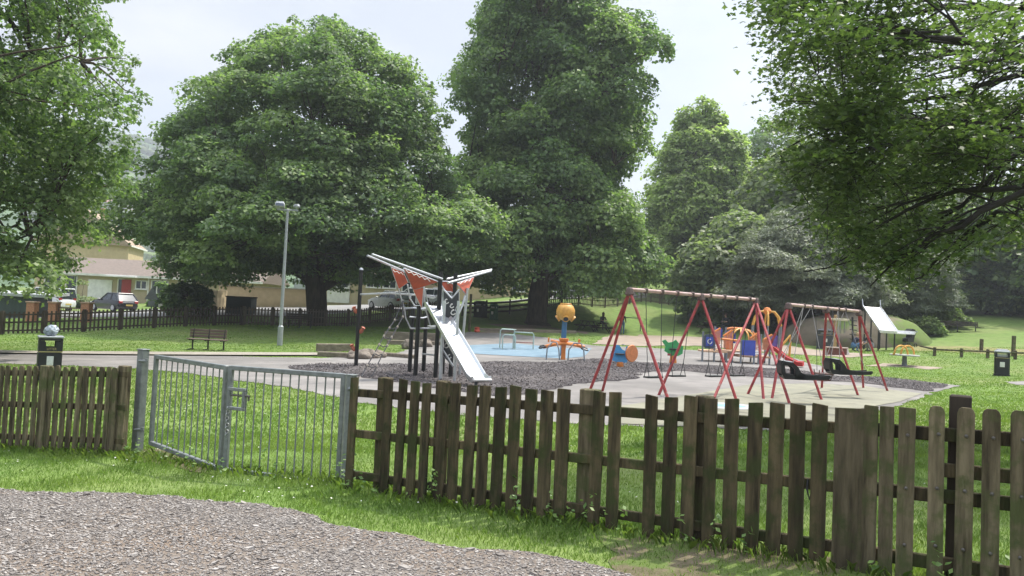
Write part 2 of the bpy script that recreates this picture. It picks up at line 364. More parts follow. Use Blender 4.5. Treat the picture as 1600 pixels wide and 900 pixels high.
# distant wooded hill
def hills():
    HB = mat('wooded_hillside', (.10, .165, .06), (.045, .085, .035), rough=1, scale=.02, detail=10, spec=.1, bump=1, bscale=.05, lo=.42, hi=.58, col3=(.17, .24, .075), scale3=.006, clip3=(.55, .6))
    az = np.radians(np.linspace(-62, 62, 150)); rr = np.linspace(300, 1500, 46); vs = []
    for a in az:
        pk = np.interp(math.degrees(a), [-62, -32, -23.5, -20, -8, 10, 35, 62], [330, 350, 330, 270, 170, 110, 120, 150])
        for r in rr:
            t = np.clip((r-360)/760, 0, 1); t = t*t*(3-2*t); x, y = r*math.sin(a), r*math.cos(a)
            h = 1.5+pk*.56*t*(1+.10*mnoise.fractal(Vector((x*.002, y*.002, 0)), 1, 2, 4)) + 9*t*mnoise.fractal(Vector((x*.02, y*.015, 5)), 1, 2, 4) - 2*(r < 345)
            vs.append((x, y, h))
    nr = len(rr); f = [(i*nr+j, (i+1)*nr+j, (i+1)*nr+j+1, i*nr+j+1) for i in range(len(az)-1) for j in range(nr-1)]
    me = bpy.data.meshes.new('hills'); me.from_pydata(vs, [], f); me.update(); o = linkmesh('hills', me, None, [HB]); tag(o, kind='structure')
    return np.array(vs).reshape(len(az), nr, 3)
HV = hills()
def hill_woods():
    rs = np.random.RandomState(3); n = 6500
    i = rs.randint(14, 75, n); j = rs.randint(6, 44, n); c = HV[i, j]+rs.uniform(-9, 9, (n, 3))*[1, 1, 0]
    keep = np.array([mnoise.noise(Vector((p[0]*.010, p[1]*.010, 2))) > -.18 for p in c]); c = c[keep]; n = len(c)
    r = rs.uniform(3, 6.5, n)
    ico = bmesh.new(); bmesh.ops.create_icosphere(ico, subdivisions=1, radius=1)
    tv = np.array([[v.co[:] for v in f.verts] for f in ico.faces]).reshape(-1, 3); ico.free()
    v = c[:, None]+r[:, None, None]*tv[None]*[1, 1, .8]*(1+rs.uniform(-.12, .12, (n, 1, 3))) + [0, 0, 3]
    o = soup('distant_woods', v.reshape(-1, 3), 3, [mat('distant_foliage', (.075, .12, .05), (.05, .09, .04), scale=.01, rough=1, attr=(.13, .17, .06))], None, np.repeat(rs.rand(n), 20))
    tag(o, 'wooded hillside seen through the gap between the left trees', 'woods', kind='stuff')
hill_woods()
# long-distance houses on the hill seen in the gap
HM = mat('hill_roof', (.42, .2, .15), scale=.3); HWm = mat('hill_wall', (.55, .5, .42), scale=.3)
ROW = ['leftmost of the tiny red roofed houses on the far hill', 'second from left of the tiny red roofed houses on the far hill', 'middle one of the tiny red roofed houses on the far hill',
       'second from right of the tiny red roofed houses on the far hill', 'rightmost of the tiny red roofed houses on the far hill']
for k, (px, py) in enumerate([(168,326),(176,324),(184,325),(192,323),(200,326)]):
    a = math.atan(ray(px, py).x); i = int(round((math.degrees(a)+62)/124*149)); r_ = ray(px, py)
    dd = np.linalg.norm(HV[i, :, :2], axis=1)*math.cos(a); zz = 1.6+r_.z*dd; j = int(np.argmin(np.abs(zz-HV[i, :, 2])))
    c = Vector((r_.x*dd[j], dd[j], HV[i, j, 2]))
    h = thing('distant_house', ROW[k], 'house', c, .3*k, 'houses on the distant hill')
    h.scale = (.55,)*3; MB().box((0, 0, 3), (11, 8, 10)).build('wall', HWm, h)
    MB().prism([(-6, 4.6, 8), (6, 4.6, 8), (6, 0, 12), (-6, 0, 12)], (0, 0, .3)).prism([(-6, -4.6, 8), (6, -4.6, 8), (6, 0, 12), (-6, 0, 12)], (0, 0, .3)).build('roof', HM, h)

# ================================================================== GRASS BLADES AND STONES
BL = mat('grass_blade', (.17, .25, .06), (.115, .19, .045), rough=.6, scale=.7, detail=4, spec=.3, attr=(.24, .30, .08), trans=.35)
def sheets_mask(q, names):
    m2 = np.zeros(len(q), bool)
    for nme in names:
        for a in SHEETS.get(nme, []): m2 |= inside(q, a)
    return m2
HARD = ['gravel_track', 'playground_tarmac', 'rubber_mulch', 'faded_green_surface', 'blue_surface', 'pink_path', 'road', 'kerb_strip', 'concrete_pad']
def blades(n, xr, yr, hfun, wfun, seed, dens):
    rs = np.random.RandomState(seed)
    q = np.c_[rs.uniform(*xr, n), rs.uniform(*yr, n)]
    q = q[np.abs(q[:, 0]) < .72*q[:, 1]+2.6]
    q = q[rs.rand(len(q)) < dens(q)]
    q = q[~sheets_mask(q, HARD)]
    q = q[~(sheets_mask(q, ['bare_verge']) & (rs.rand(len(q)) < .6))]; q = q[rs.rand(len(q)) < np.clip(.85+.9*nzf(q, 1.7, 8), .25, 1)]
    n = len(q); z = terr(q)+.0
    h = hfun(q)*rs.uniform(.5, 1.3, n); wd = wfun(q)*rs.uniform(.7, 1.3, n)
    a = rs.uniform(0, 2*PI, n); ln = rs.uniform(.1, .8, n)*h
    d = np.c_[np.cos(a), np.sin(a), np.zeros(n)]; b = rs.uniform(0, 2*PI, n); s = np.c_[np.cos(b), np.sin(b), np.zeros(n)]*wd[:, None]*.5
    p0 = np.c_[q, z-.01]; mid = p0+d*ln[:, None]*.35+np.c_[np.zeros((n, 2)), h*.6]; tip = p0+d*ln[:, None]+np.c_[np.zeros((n, 2)), h*.95]
    v = np.stack([p0-s, p0+s, mid+s*.7, tip, mid-s*.7], 1)
    return v.reshape(-1, 3), np.clip(rs.normal(.35, .22, n)+.75*nzf(q, .55, 3)+.35*nzf(q, 2.2, 5), 0, 1)
def nzf(q, s, o=0): return np.array([mnoise.noise(Vector((x*s, y*s, o))) for x, y in q])
FP = np.array([(-7.6, 9.9), (-6.47, 9.7), (-4.6, 9.06), (-3.07, 8.2), (-1.68, 7.75), (-1.1, 7.2), (.5, 6.1), (2.24, 5.08), (4, 4.0), (5, 3.4)])
def dfence(q):
    best = np.full(len(q), 99.)
    for a, b in zip(FP[:-1], FP[1:]):
        ab = b-a; t = np.clip(((q-a)@ab)/(ab@ab), 0, 1); best = np.minimum(best, np.linalg.norm(q-(a+t[:, None]*ab), axis=1))
    return best
v1, a1 = blades(560000, (-10, 9), (3.0, 11), lambda q: .035+.05*np.exp(-dfence(q)*3.0)+.03*np.clip(nzf(q, 1.3)+.1, 0, 1), lambda q: .0055+0*q[:, 0], 1, lambda q: np.clip(.95-(q[:, 1]-7)*.09, .3, 1))
v2, a2 = blades(420000, (-17, 17), (9.5, 24), lambda q: .05+.03*np.clip(nzf(q, .6), 0, 1), lambda q: .012+.0006*q[:, 1], 2, lambda q: np.clip(1.3-(q[:, 1])*.045, .15, 1))
v3, a3 = blades(330000, (-34, 34), (23, 48), lambda q: .040+.03*np.clip(nzf(q, .35), 0, 1), lambda q: .016+.0006*q[:, 1], 4, lambda q: np.clip(.9-(q[:, 1]-24)*.012, .2, 1))
g_ = soup('lawn_grass', np.r_[v1, v2, v3], 5, [BL], None, np.r_[a1, a2, a3]); tag(g_, 'short green grass blades covering the lawn and verge', 'grass', kind='stuff')
def daisies():
    rs = np.random.RandomState(4); q = np.c_[rs.uniform(-12, 12, 9000), rs.uniform(6.5, 26, 9000)]; q = q[~sheets_mask(q, HARD)]; q = q[nzf(q, .5, 4)+.25 > rs.rand(len(q))]; n = len(q)
    v, k = leaves(np.c_[q, terr(q)+rs.uniform(.04, .07, n)], np.c_[rs.normal(0, .3, (n, 2)), np.ones(n)], rs.uniform(.014, .026, n), 'maple', rs)
    o = soup('daisies', v, k, [mat('daisy_white', (.62, .62, .52), rough=.8)]); tag(o, 'tiny white daisies and clover heads dotted over the lawn', 'flowers', kind='stuff')
daisies()
def stones():
    rs = np.random.RandomState(9); n = 230000
    q = np.c_[rs.uniform(-8, 4, n), rs.uniform(2.6, 8.5, n)]; q = q[np.abs(q[:, 0]) < .72*q[:, 1]+2.6]
    q = q[sheets_mask(q, ['gravel_track'])]; n = len(q); z = terr(q)+.014
    r = .0035+.0085*rs.rand(n)**2.2+.014*(rs.rand(n) > .992)
    ico = bmesh.new(); bmesh.ops.create_cube(ico, size=1.3)
    tv = np.array([[v.co[:] for v in f.verts] for f in ico.faces]); ico.free()   # 6,4,3
    cn = {}; base = tv.reshape(-1, 3); key = np.unique(base, axis=0, return_inverse=True)[1].ravel()
    jit = rs.uniform(.55, 1.3, (n, 8, 1))*np.ones((1, 1, 3)); corner = base[None]*jit[:, key]
    a = rs.uniform(0, 2*PI, n); ca, sa = np.cos(a), np.sin(a)
    x = corner[..., 0]*ca[:, None]-corner[..., 1]*sa[:, None]; y = corner[..., 0]*sa[:, None]+corner[..., 1]*ca[:, None]
    tl = rs.uniform(-.5, .5, (n, 1)); zz = corner[..., 2]*.65+x*tl
    v = np.stack([x*rs.uniform(1, 1.7, (n, 1)), y, zz], -1)*r[:, None, None]+np.c_[q, z][:, None]
    o = soup('loose_gravel', v.reshape(-1, 3), 4, [mat('gravel_stone', (.175, .155, .14), (.11, .097, .088), scale=15, rough=.9, attr=(.37, .34, .31))], None, np.repeat(rs.rand(n)**1.3, 6))
    tag(o, 'loose grey and brown gravel chippings on the track', 'gravel', kind='stuff')
stones()
def chips():
    rs = np.random.RandomState(19); q = np.c_[rs.uniform(-12, 16, 160000), rs.uniform(14, 34, 160000)]; q = q[sheets_mask(q, ['rubber_mulch'])]; n = len(q)
    v, k = leaves(np.c_[q, terr(q)+.045], np.c_[rs.normal(0, .35, (n, 2)), np.ones(n)], rs.uniform(.025, .07, n), 'oval', rs)
    o = soup('mulch_chips', v, k, [mat('mulch_chip', (.09, .08, .08), (.05, .045, .045), rough=.9, attr=(.22, .20, .195))], None, rs.rand(n)**2.5)
    tag(o, 'dark loose mulch chips under the climbing frame', 'mulch', kind='stuff')
chips()
def weeds():
    """coarse long grass and weeds at the foot of the near fences and at kerbs"""
    rs = np.random.RandomState(21); P_ = []; H = []
    for a, b in zip(FP[:-1], FP[1:]):
        ln = np.linalg.norm(b-a); k = int(ln*150)
        t = rs.rand(k)[:, None]; p = a+(b-a)*t+rs.normal(0, .11, (k, 2)); P_.append(p); H.append(np.clip(.10+.09*rs.rand(k)+.10*np.clip(nzf(p, 2.0, 7), 0, 1), 0, .3))
    q = np.concatenate(P_); h = np.concatenate(H)*.62; n = len(q); z = terr(q)
    a = rs.uniform(0, 2*PI, n); d = np.c_[np.cos(a), np.sin(a), np.zeros(n)]; s = np.c_[-np.sin(a), np.cos(a), np.zeros(n)]*.0022
    p0 = np.c_[q, z-.01]; up_ = np.c_[np.zeros((n, 2)), h]; ln = h*rs.uniform(.2, .9, n)
    v = np.stack([p0-s, p0+s, p0+d*ln[:, None]*.3+up_*.65+s, p0+d*ln[:, None]+up_*.9, p0+d*ln[:, None]*.3+up_*.65-s], 1)
    o = soup('fence_weeds', v.reshape(-1, 3), 5, [BL], None, np.clip(rs.rand(n)*1.1, 0, 1)); tag(o, 'longer weedy grass along the foot of the near fence', 'grass', kind='stuff')
weeds()
def sprigs():
    rs = np.random.RandomState(5); C = []; mb = MB()
    for k in range(70):
        i = rs.randint(2, 9); a, b = FP[i-1 if i > 8 else i], FP[min(i+1, 9)]; p = a+(b-a)*rs.rand()+rs.normal(0, .10, 2)-[.05, .08]
        if rs.rand() > .35+.08*i: continue
        z = tz(*p); h = rs.uniform(.10, .34); top = Vector((p[0]+rs.normal(0, .05), p[1]+rs.normal(0, .05), z+h)); mb.tube([(p[0], p[1], z), top], .0025, 4)
        for j in range(int(h*46)): t = rs.uniform(.25, 1.05); C.append(Vector((p[0], p[1], z)).lerp(top, t)+Vector(rs.normal(0, .022, 3)))
    pos = np.array([c[:] for c in C]); v, k = leaves(pos, rs.normal(0, .5, (len(pos), 3))+[0, -.3, 1], rs.uniform(.03, .06, len(pos)), 'oval', rs)
    o = soup('leafy_weeds', v, k, [mat('weed_leaf', (.09, .18, .04), (.06, .13, .03), attr=(.2, .3, .07), trans=.3, rough=.5)], None, rs.rand(len(pos))); tag(o, 'small leafy weeds growing against the foot of the fence', 'weeds', kind='stuff')
sprigs()

# ================================================================== TREES
BARK = mat('bark', (.085, .068, .05), (.04, .032, .025), rough=.95, scale=6, detail=8, bump=1, bscale=14, stretch=(1, 1, .25), spec=.2)
BARKP = mat('pine_bark', (.10, .065, .05), (.05, .033, .027), rough=.95, scale=4, detail=8, bump=1, bscale=10, stretch=(1, 1, .3), spec=.2)
def leafmat(name, col, bright, trans=.32): return mat(name, col, tuple(c*.72 for c in col), rough=.5, scale=.35, detail=3, spec=.35, attr=bright, trans=trans)
def limb(mb, a, b, r1, r2, bend, rs, n=7, sides=6):
    a, b = np.array(a), np.array(b); pts = []; side = rs.normal(size=3)*np.linalg.norm(b-a)*.06
    for i in range(n+1):
        t = i/n; p = a+(b-a)*t; p = p+np.array([0, 0, bend])*np.linalg.norm(b-a)*math.sin(PI*t)+side*math.sin(2*PI*t)
        pts.append(Vector(p))
    mb.tube(pts, [r1+(r2-r1)*(i/n)**.8 for i in range(n+1)], sides)
    return pts
def tree(name, label, base, prof, axis_off, trunk, nclump, csize, per, lsize, lm, kind='clump', seed=1, squash=(1, 1), shell=.62,
         flat=.6, group=None, cat='tree', lean=(0, 0), limbs=14, bark=None, leafdroop=.3, rough=.16, uplift=.55, tw=1.0, hollow=3.0):
    """prof: list of (height above base, crown radius)"""
    rs = np.random.RandomState(seed); base = Vector(base); root = thing(name, label, cat, base, 0, group)
    hs = np.array([p[0] for p in prof]); rr = np.array([p[1] for p in prof])
    ax = lambda h: np.array([lean[0]*h+axis_off[0]*min(1, h/hs[-1]*2), lean[1]*h+axis_off[1]*min(1, h/hs[-1]*2)])
    hh = np.linspace(hs[0], hs[-1], 200); wgt = np.interp(hh, hs, rr)**1.15+.15; wgt /= wgt.sum()
    h = rs.choice(hh, nclump, p=wgt)+rs.uniform(-.2, .2, nclump); az = rs.uniform(0, 2*PI, nclump)
    f = shell+(1-shell)*rs.rand(nclump)**.7; inner = rs.rand(nclump) < .16; f[inner] = rs.uniform(.15, shell, inner.sum())
    R = np.interp(h, hs, rr)
    so_ = seed*3.1
    irr = np.array([1+rough*(mnoise.noise(Vector((math.cos(a)*1.6, math.sin(a)*1.6, hz*.22+so_)))*1.7+mnoise.noise(Vector((math.cos(a)*4, math.sin(a)*4, hz*.55+so_)))*1.1) for a, hz in zip(az, h)])
    R = R*irr
    A = np.array([ax(x) for x in h])
    cs = csize*rs.uniform(.45, 1.5, nclump)*np.clip(.55+.5*R/max(rr), .5, 1)
    rad = np.maximum(R-cs*.5, .1)*f
    h = h+(1-f)*hollow*np.clip(1-(h-hs[0])/(.35*(hs[-1]-hs[0])), 0, 1)
    c = np.c_[A[:, 0]+rad*np.cos(az)*squash[0], A[:, 1]+rad*np.sin(az)*squash[1], h-cs*.3*(h > hs[-1]*.8)]
    outd = np.c_[np.cos(az), np.sin(az), np.zeros(nclump)]
    # leaves: shells of drooping lumps
    cnt = np.maximum((per*(cs/csize)**2).astype(int), 8); idx = np.repeat(np.arange(nclump), cnt); n = len(idx)
    u = rs.normal(size=(n, 3)); u /= np.linalg.norm(u, axis=1, keepdims=True)
    low = u[:, 2] < -.25; u[low, 2] *= -rs.choice([1, 1, -.3], low.sum()); 
    u = u+outd[idx]*.35; u /= np.linalg.norm(u, axis=1, keepdims=True)
    rd = rs.uniform(.55, 1.08, n)**.6
    lob = np.array([1.0]); 
    ph = rs.uniform(0, 6, (nclump, 3)); lump = 1+.30*np.sin(4.2*u[:, 0]+ph[idx, 0])*np.sin(4.2*u[:, 1]+ph[idx, 1])+.12*np.sin(8*u[:, 2]+ph[idx, 2])
    pos = c[idx]+u*(cs[idx]*rd*lump)[:, None]*[1, 1, flat]
    pos[:, 2] -= (np.hypot(u[:, 0], u[:, 1])**2)*cs[idx]*.28
    nrm = u*.5+np.array([0, 0, uplift])+rs.normal(0, .38, (n, 3))
    val = np.clip(rs.normal(.32, .25, n)+rs.normal(0, .2, nclump)[idx], 0, 1)
    v, k = leaves(pos, nrm, lsize*rs.uniform(.6, 1.35, n), kind, rs, leafdroop)
    soup('crown', v, k, [lm], root, val)
    # wood
    mb = MB(); H = hs[-1]; r0_ = trunk[0]; fork = trunk[1]
    tp = []; tr = []
    for i in range(14):
        t = i/13; z = t*H*.86; a_ = ax(z)
        wob = .012*H*np.array([mnoise.noise(Vector((z*.25, so_, 0))), mnoise.noise(Vector((z*.25, so_, 9)))])*min(1, z/3)
        tp.append(Vector((a_[0]+wob[0], a_[1]+wob[1], z-.15*(i == 0)))); tr.append(r0_*(1.0 if z < fork else max(.04, (1-(z-fork)/(H*.86-fork+.01))*.72+.02)))
    tp.insert(1, tp[0].lerp(tp[1], .12)); tr.insert(1, r0_*1.12); tr[0] = r0_*1.75
    tp.insert(2, tp[0].lerp(tp[2], .4)); tr.insert(2, r0_*.98)
    mb.tube(tp, tr, 12)
    k_ = max(3, limbs); order = np.argsort(-cs*(~inner)); ends = []
    for i in range(k_):
        t = (i+.5)/k_; zt = hs[0]+(H-hs[0])*(.12+.8*t); a = i*2.399+rs.uniform(-.3, .3)
        Rr = np.interp(zt, hs, rr)*.72; z0 = max(fork*.8, min(H*.8, zt-Rr*.55)); aa = ax(z0); ab = ax(zt)
        s0 = (aa[0], aa[1], z0); e0 = (ab[0]+Rr*math.cos(a)*squash[0], ab[1]+Rr*math.sin(a)*squash[1], zt)
        rl = r0_*(.42-.28*t)
        pts = limb(mb, s0, e0, rl, rl*.18, .06, rs); ends.append(np.array(pts))
    allp = np.concatenate([e[2:] for e in ends]+[np.array([q[:] for q in tp[4:]])])
    for ci in range(nclump):
        j = np.argmin(((allp-c[ci]*[1, 1, .92])**2).sum(1)); limb(mb, allp[j], c[ci], (.018*H*.14+.02)*tw, .012*tw, .05, rs, 4, 4)
    mb.build('trunk', bark or BARK, root)
    return root
L_DARK = leafmat('sycamore_leaf', (.125, .19, .09), (.27, .335, .145), .45)
L_LIME = leafmat('lime_leaf', (.12, .19, .08), (.27, .345, .135), .45)
L_PALE = leafmat('pale_lime_leaf', (.24, .30, .13), (.44, .50, .22), .5)
L_LEFT = leafmat('left_leaf', (.11, .175, .07), (.25, .32, .13), .44)
L_NEAR = leafmat('maple_leaf', (.075, .115, .045), (.16, .205, .075), .42)
L_PINE = leafmat('pine_needle', (.155, .18, .13), (.26, .28, .19), .25)
L_MIX = leafmat('background_leaf', (.165, .21, .11), (.30, .33, .175), .42)
L_BACK = leafmat('bright_green_leaf', (.12, .18, .05), (.26, .31, .11), .4)  # more saturated green for some background trees and bushes

b = gd(495, 514, 50)
tree('sycamore_tree', 'broad dome shaped tree with a thick dark trunk behind the lamp post', b,
     [(3.1, 9.8), (4.2, 11.9), (6.2, 12.4), (8.1, 11.7), (10.8, 10.0), (13.5, 8.7), (16.2, 6.9), (18.5, 4.7), (20, 2.4), (20.6, .5)], (-1.0, 0), (.68, 2.8), 560, 1.5, 520, .20, L_DARK, seed=5, limbs=26, flat=.5, hollow=1.6, rough=.16, squash=(1, .86))
b = gd(838, 507, 58)
tree('lime_tree', 'very tall dark tree whose crown leaves the top of the picture beside the domed tree', b,
     [(2.6, 6.6), (4.6, 8.3), (8.5, 8.0), (11.5, 6.9), (15, 7.1), (20, 7.0), (25, 6.0), (29, 4.2), (31.5, 2)], (.6, 0), (.75, 3.2), 560, 1.6, 470, .24, L_LIME, seed=11, limbs=22, hollow=1.4, rough=.22, uplift=.4, leafdroop=.8)
b = gd(1085, 458, 82)
tree('lime_tree', 'pale green oval topped tree standing alone on the shaded slope behind the swings', b,
     [(1.5, 4.0), (4, 5.1), (9, 5.3), (13, 4.8), (17, 3.7), (20, 2.3), (21.5, .8)], (0, 0), (.7, 2.5), 420, 1.5, 220, .34, L_PALE, seed=23, limbs=12, rough=.18, leafdroop=.8)
# left near tree, trunk outside the frame
b = gd(-205, 500, 23)
tree('maple_tree', 'light green leafy tree filling the left edge above the green shed', b,
     [(1.7, 5.2), (3.0, 5.8), (4.7, 5.6), (5.7, 6.7), (7.4, 7.7), (9.5, 7.0), (12, 6.4), (14.5, 5), (17, 2.5)], (.1, 0), (.4, 2.2), 430, 1.0, 420, .145, L_LEFT, kind='maple', seed=31, limbs=16, rough=.2, leafdroop=.9, uplift=.45)
# conifers on the mound
for i, (px, py, d, h, r_, lab) in enumerate([(1255,520,58.5,11.0,5.9,'grey green pine left of the two pines, its reddish trunk behind the swing bar'),
                                       (1338,514,63,11.5,6.8,'grey green pine behind the shiny hill slide, its reddish trunk behind the swing end')]):
    b = gd(px, py, d)
    tree('pine_tree', lab, b, [(1.6, 3.5), (2.6, r_), (4.5, r_*.98), (6.5, r_*.78), (8.5, r_*.5), (h, .6)], (0, 0), (.55, 2), 360, 1.15, 620, .36, L_PINE, kind='needle', seed=41+i, limbs=16, tw=.35, bark=BARKP, flat=.45, rough=.2, group='pines on the mound', leafdroop=-.5)
bt = [(1150,470,66,9.5,[(.3,4),(3,5.2),(6,4.6),(8.5,3),(9.8,.8)],L_MIX,'olive bushy tree between the pale lime and the pines',280),
      (1190,455,108,22,[(3,4.5),(9,6.5),(15,6),(20,4),(23.5,1)],L_DARK,'far dark tree peeping above the pines against the sky',220),
      (1255,470,72,17,[(2,5),(6,6.5),(11,6),(15,4),(17,1)],L_MIX,'yellowish green tree rising behind the pines',280),
      (1545,487,76,13,[(.3,4.5),(3,6.2),(7,6.2),(10,4.6),(13,1.2)],L_DARK,'large dark round tree on top of the grassy bank at right',260),
      (1405,480,80,18,[(.5,5),(4,7.5),(9,7.5),(14,5),(18,1)],L_MIX,'mid green tree behind the pine and the bank',240),
      (1760,500,66,17,[(.5,6),(4,8.5),(9,8.5),(13,6),(17,1.5)],L_DARK,'unseen dark tree added outside the right edge to shade the bank',300),  # out-of-frame tree, added to throw its shadow onto the bank
      (1660,480,80,16,[(.5,5),(4,7),(9,6.8),(13,4.5),(16,1)],L_BACK,'bright tree at the right edge behind the bank',240),
      (1330,470,100,18,[(.5,6),(5,8),(10,7.5),(15,5),(18,1)],L_MIX,'broad tree far behind the hill slide pines',240),
      (1035,462,104,9,[(.3,5),(3,6),(6,4.6),(9,1)],L_BACK,'bright bushy tree between the tall tree and the pale lime',200),
      (940,468,96,9,[(1.8,5),(4,6),(7,4.6),(9.5,1)],L_BACK,'bright green bushy tree above the white hatchback',200),
      (715,478,92,7,[(.5,4.5),(3,5.6),(5,4),(7.2,1)],L_BACK,'bright green tree behind the slide tower wings',180),
      (790,472,98,7,[(.5,4.5),(3,5.6),(5,4),(7.2,1)],L_BACK,'bright green bushy tree glimpsed left of the tall trunk',180),
      (880,470,110,11,[(.8,5),(4,6.6),(7,5),(10.5,1)],L_MIX,'green tree glimpsed right of the tall trunk',180)]
for i, (px, py, d, h, prof, lm, lab, nc) in enumerate(bt):
    tree('background_tree', lab, gd(px, py, d), prof, (0, 0), (.35, 1.5), nc, 1.5, 110, .42, lm, seed=60+i, limbs=8, rough=.2, group='background trees')
for i, (px, py, d, r_, h, lm, lab) in enumerate([(292,486,52,1.5,2.4,L_DARK,'dark rounded shrub beyond the fence beside the grey garage door'),(1465,500,64,2.6,1.6,L_BACK,'bright leafy undergrowth at the foot of the bank'),
      (1440,512,58,1.8,1.3,L_BACK,'bright low bush beside the pushchair'),(1230,512,66,3.0,1.8,L_BACK,'bright bush behind the orange spider climber'),
      (250,478,66,.9,.9,L_DARK,'small garden bush under the bungalow window'),(130,478,64,1.3,.8,L_MIX,'clipped low hedge left of the black car')]):
    tree('shrub', lab, gd(px, py, d), [(.05, r_*.9), (h*.5, r_), (h*.85, r_*.7), (h, r_*.3)], (0, 0), (.06, .2), 60, .5, 120, .2, lm, seed=80+i, limbs=4, cat='shrub', rough=.25)

# overhanging maple at right: trunk outside the frame, long limbs reaching over the fence
def overhang():
    rs = np.random.RandomState(77); base = Vector((13.5, 11.0, tz(13.5, 11))); root = thing('overhanging_tree', 'dark leafy tree whose long branches hang in from the right edge', 'tree', base)
    mb = MB(); mb.tube([base+V(0, 0, -.2), base+V(0, 0, .3), base+V(-.1, 0, 3), base+V(.1, 0, 6), base+V(0, .2, 11)], [.62, .46, .4, .34, .12], 12)
    # primary limbs given as points (px,py,depth)
    L_ = [[(1600,62,12),(1450,90,12.2),(1330,100,12.5),(1215,85,13)],
          [(1600,118,10.5),(1480,150,10.6),(1360,178,11),(1260,215,11.2),(1205,245,11.5)],
          [(1600,180,12),(1500,200,12.4),(1400,225,13),(1300,275,13.5),(1235,330,14)],
          [(1600,208,9.4),(1520,190,9.6),(1420,215,9.8),(1330,240,10),(1260,200,10.4)],
          [(1600,288,9.8),(1500,300,10),(1420,325,10.3),(1330,385,10.8),(1290,420,11)],
          [(1600,232,11.4),(1540,290,11.4),(1450,345,11.6),(1350,400,12),(1255,425,12.4)],
          [(1600,300,9),(1530,330,9),(1460,370,9.2),(1400,410,9.4),(1360,447,9.6)],
          [(1600,10,11),(1480,15,11),(1360,30,11.3),(1270,5,11.6),(1200,-20,12)],
          [(1620,-60,10),(1480,-70,10.3),(1340,-50,10.6),(1230,-30,11)],
          [(1640,350,11),(1560,330,11.4),(1490,380,11.8),(1440,430,12),(1425,440,12)],
          [(1600,160,13.5),(1450,250,14),(1330,320,14.5),(1220,360,15)],
          [(1600,90,9),(1500,60,9),(1400,45,9.2),(1290,55,9.6),(1200,10,10)],
          [(1640,270,13.5),(1500,260,14),(1380,290,14.4),(1280,290,14.8),(1215,300,15)],
          [(1640,40,14),(1500,120,14.4),(1400,140,14.8),(1300,150,15),(1220,160,15.4)]]
    # outline of the hanging foliage: how low it reaches, seen from the path
    def keepz(q):
        q = np.asarray(q); rel = q-np.array(EYE); dd = rel@np.array(fwd); x_ = 800+F*(rel@np.array(rgt))/np.maximum(dd, .1); y_ = 450-F*(rel@np.array(upv))/np.maximum(dd, .1)
        lim = np.interp(x_, [1150, 1185, 1205, 1230, 1260, 1300, 1350, 1400, 1450, 1500, 1540, 1600, 1700, 1900], [-50, 30, 230, 330, 400, 430, 440, 452, 456, 420, 390, 400, 400, 480])
        lim = lim+np.array([30*mnoise.noise(Vector((a*.02, b*.02, 1))) for a, b in zip(x_, y_)])
        return (dd < .5) | (y_ < lim)
    clus = []
    def grow(pts, r1, depth):
        mb.tube(pts, [max(.0035, r1*(1-.85*i/(len(pts)-1))) for i in range(len(pts))], 6 if depth < 2 else 4)
        if depth >= 3: return
        n = [13, 5, 3][depth]
        for k in range(n):
            t = rs.uniform(0 if depth == 0 else .15, 1.0); i = min(int(t*(len(pts)-1)), len(pts)-2); a = pts[i].lerp(pts[i+1], t*(len(pts)-1)-i)
            d = (pts[i+1]-pts[i]).normalized(); q = Vector(rs.normal(size=3)); q.z = q.z*.45-.12; d2 = (d*1.0+q*.75).normalized()
            ln = [1.7, .9, .5][depth]*rs.uniform(.6, 1.2)
            pp_ = [a+d2*ln*s+Vector((0, 0, -.10*ln*s*s))+Vector(rs.normal(0, .02*ln, 3)) for s in (0, .35, .7, 1)]
            if not keepz([pp_[3]])[0] or not keepz([pp_[2]])[0]: continue
            grow(pp_, r1*.5*(1-.5*t) if depth == 0 else r1*.5, depth+1)
            if depth >= 1: clus.append((pp_[3], ln)); clus.append((pp_[2], ln))
            if depth == 2: clus.append((pp_[1], ln))
    tops = [base+V(0, 0, z) for z in (6.2, 5, 5.6, 4.4, 3.8, 4.6, 3.4, 7, 7.6, 3.6, 5.6, 6.4, 5, 7.2, 8.6, 9.4, 7)]
    for pl, tp in zip(L_, tops):
        w_ = [P(*q) for q in pl]; pts = []
        full = [tp, tp.lerp(w_[0], .55)+V(0, 0, .5)]+w_
        for i in range(len(full)-1):
            for s in (0, .5): pts.append(full[i].lerp(full[i+1], s)+Vector(rs.normal(0, .035, 3)))
        pts.append(full[-1]); r1 = .105
        mb.tube(pts[:5], [r1*1.2, r1*1.1, r1, r1*.9, r1*.7], 7)
        grow(pts[3:], r1*.46, 0)
    # more limbs away from the view so the crown is whole
    for k in range(5):
        a = -.4+k*.4; e = base+V(7*math.cos(a), 7*math.sin(a), rs.uniform(4, 10)); s_ = base+V(0, 0, rs.uniform(3.5, 8))
        pts = [s_.lerp(e, t)+V(0, 0, math.sin(PI*t)*.8) for t in np.linspace(0, 1, 8)]; grow(pts, .12, 1)
    mb.build('trunk', mat('dark_bark', (.03, .025, .02), (.015, .012, .01), rough=.9, scale=8, bump=.6), root, world=True)
    c = np.array([q[0][:] for q in clus]); c = c[keepz(c)]; n0 = len(c); c = c[np.array([mnoise.noise(Vector(q)*.9)+.5*mnoise.noise(Vector(q)*2.2) for q in c])> -.15]; n0 = len(c); per = 14; idx = np.repeat(np.arange(n0), per); n = len(idx)
    pos = c[idx]+rs.normal(0, .17, (n, 3))*[1, 1, .35]+[0, 0, .05]-np.array(base)
    nrm = rs.normal(0, .42, (n, 3))+[0, 0, 1.0]
    v, k = leaves(pos, nrm, rs.uniform(.06, .10, n), 'maple', rs, .5)
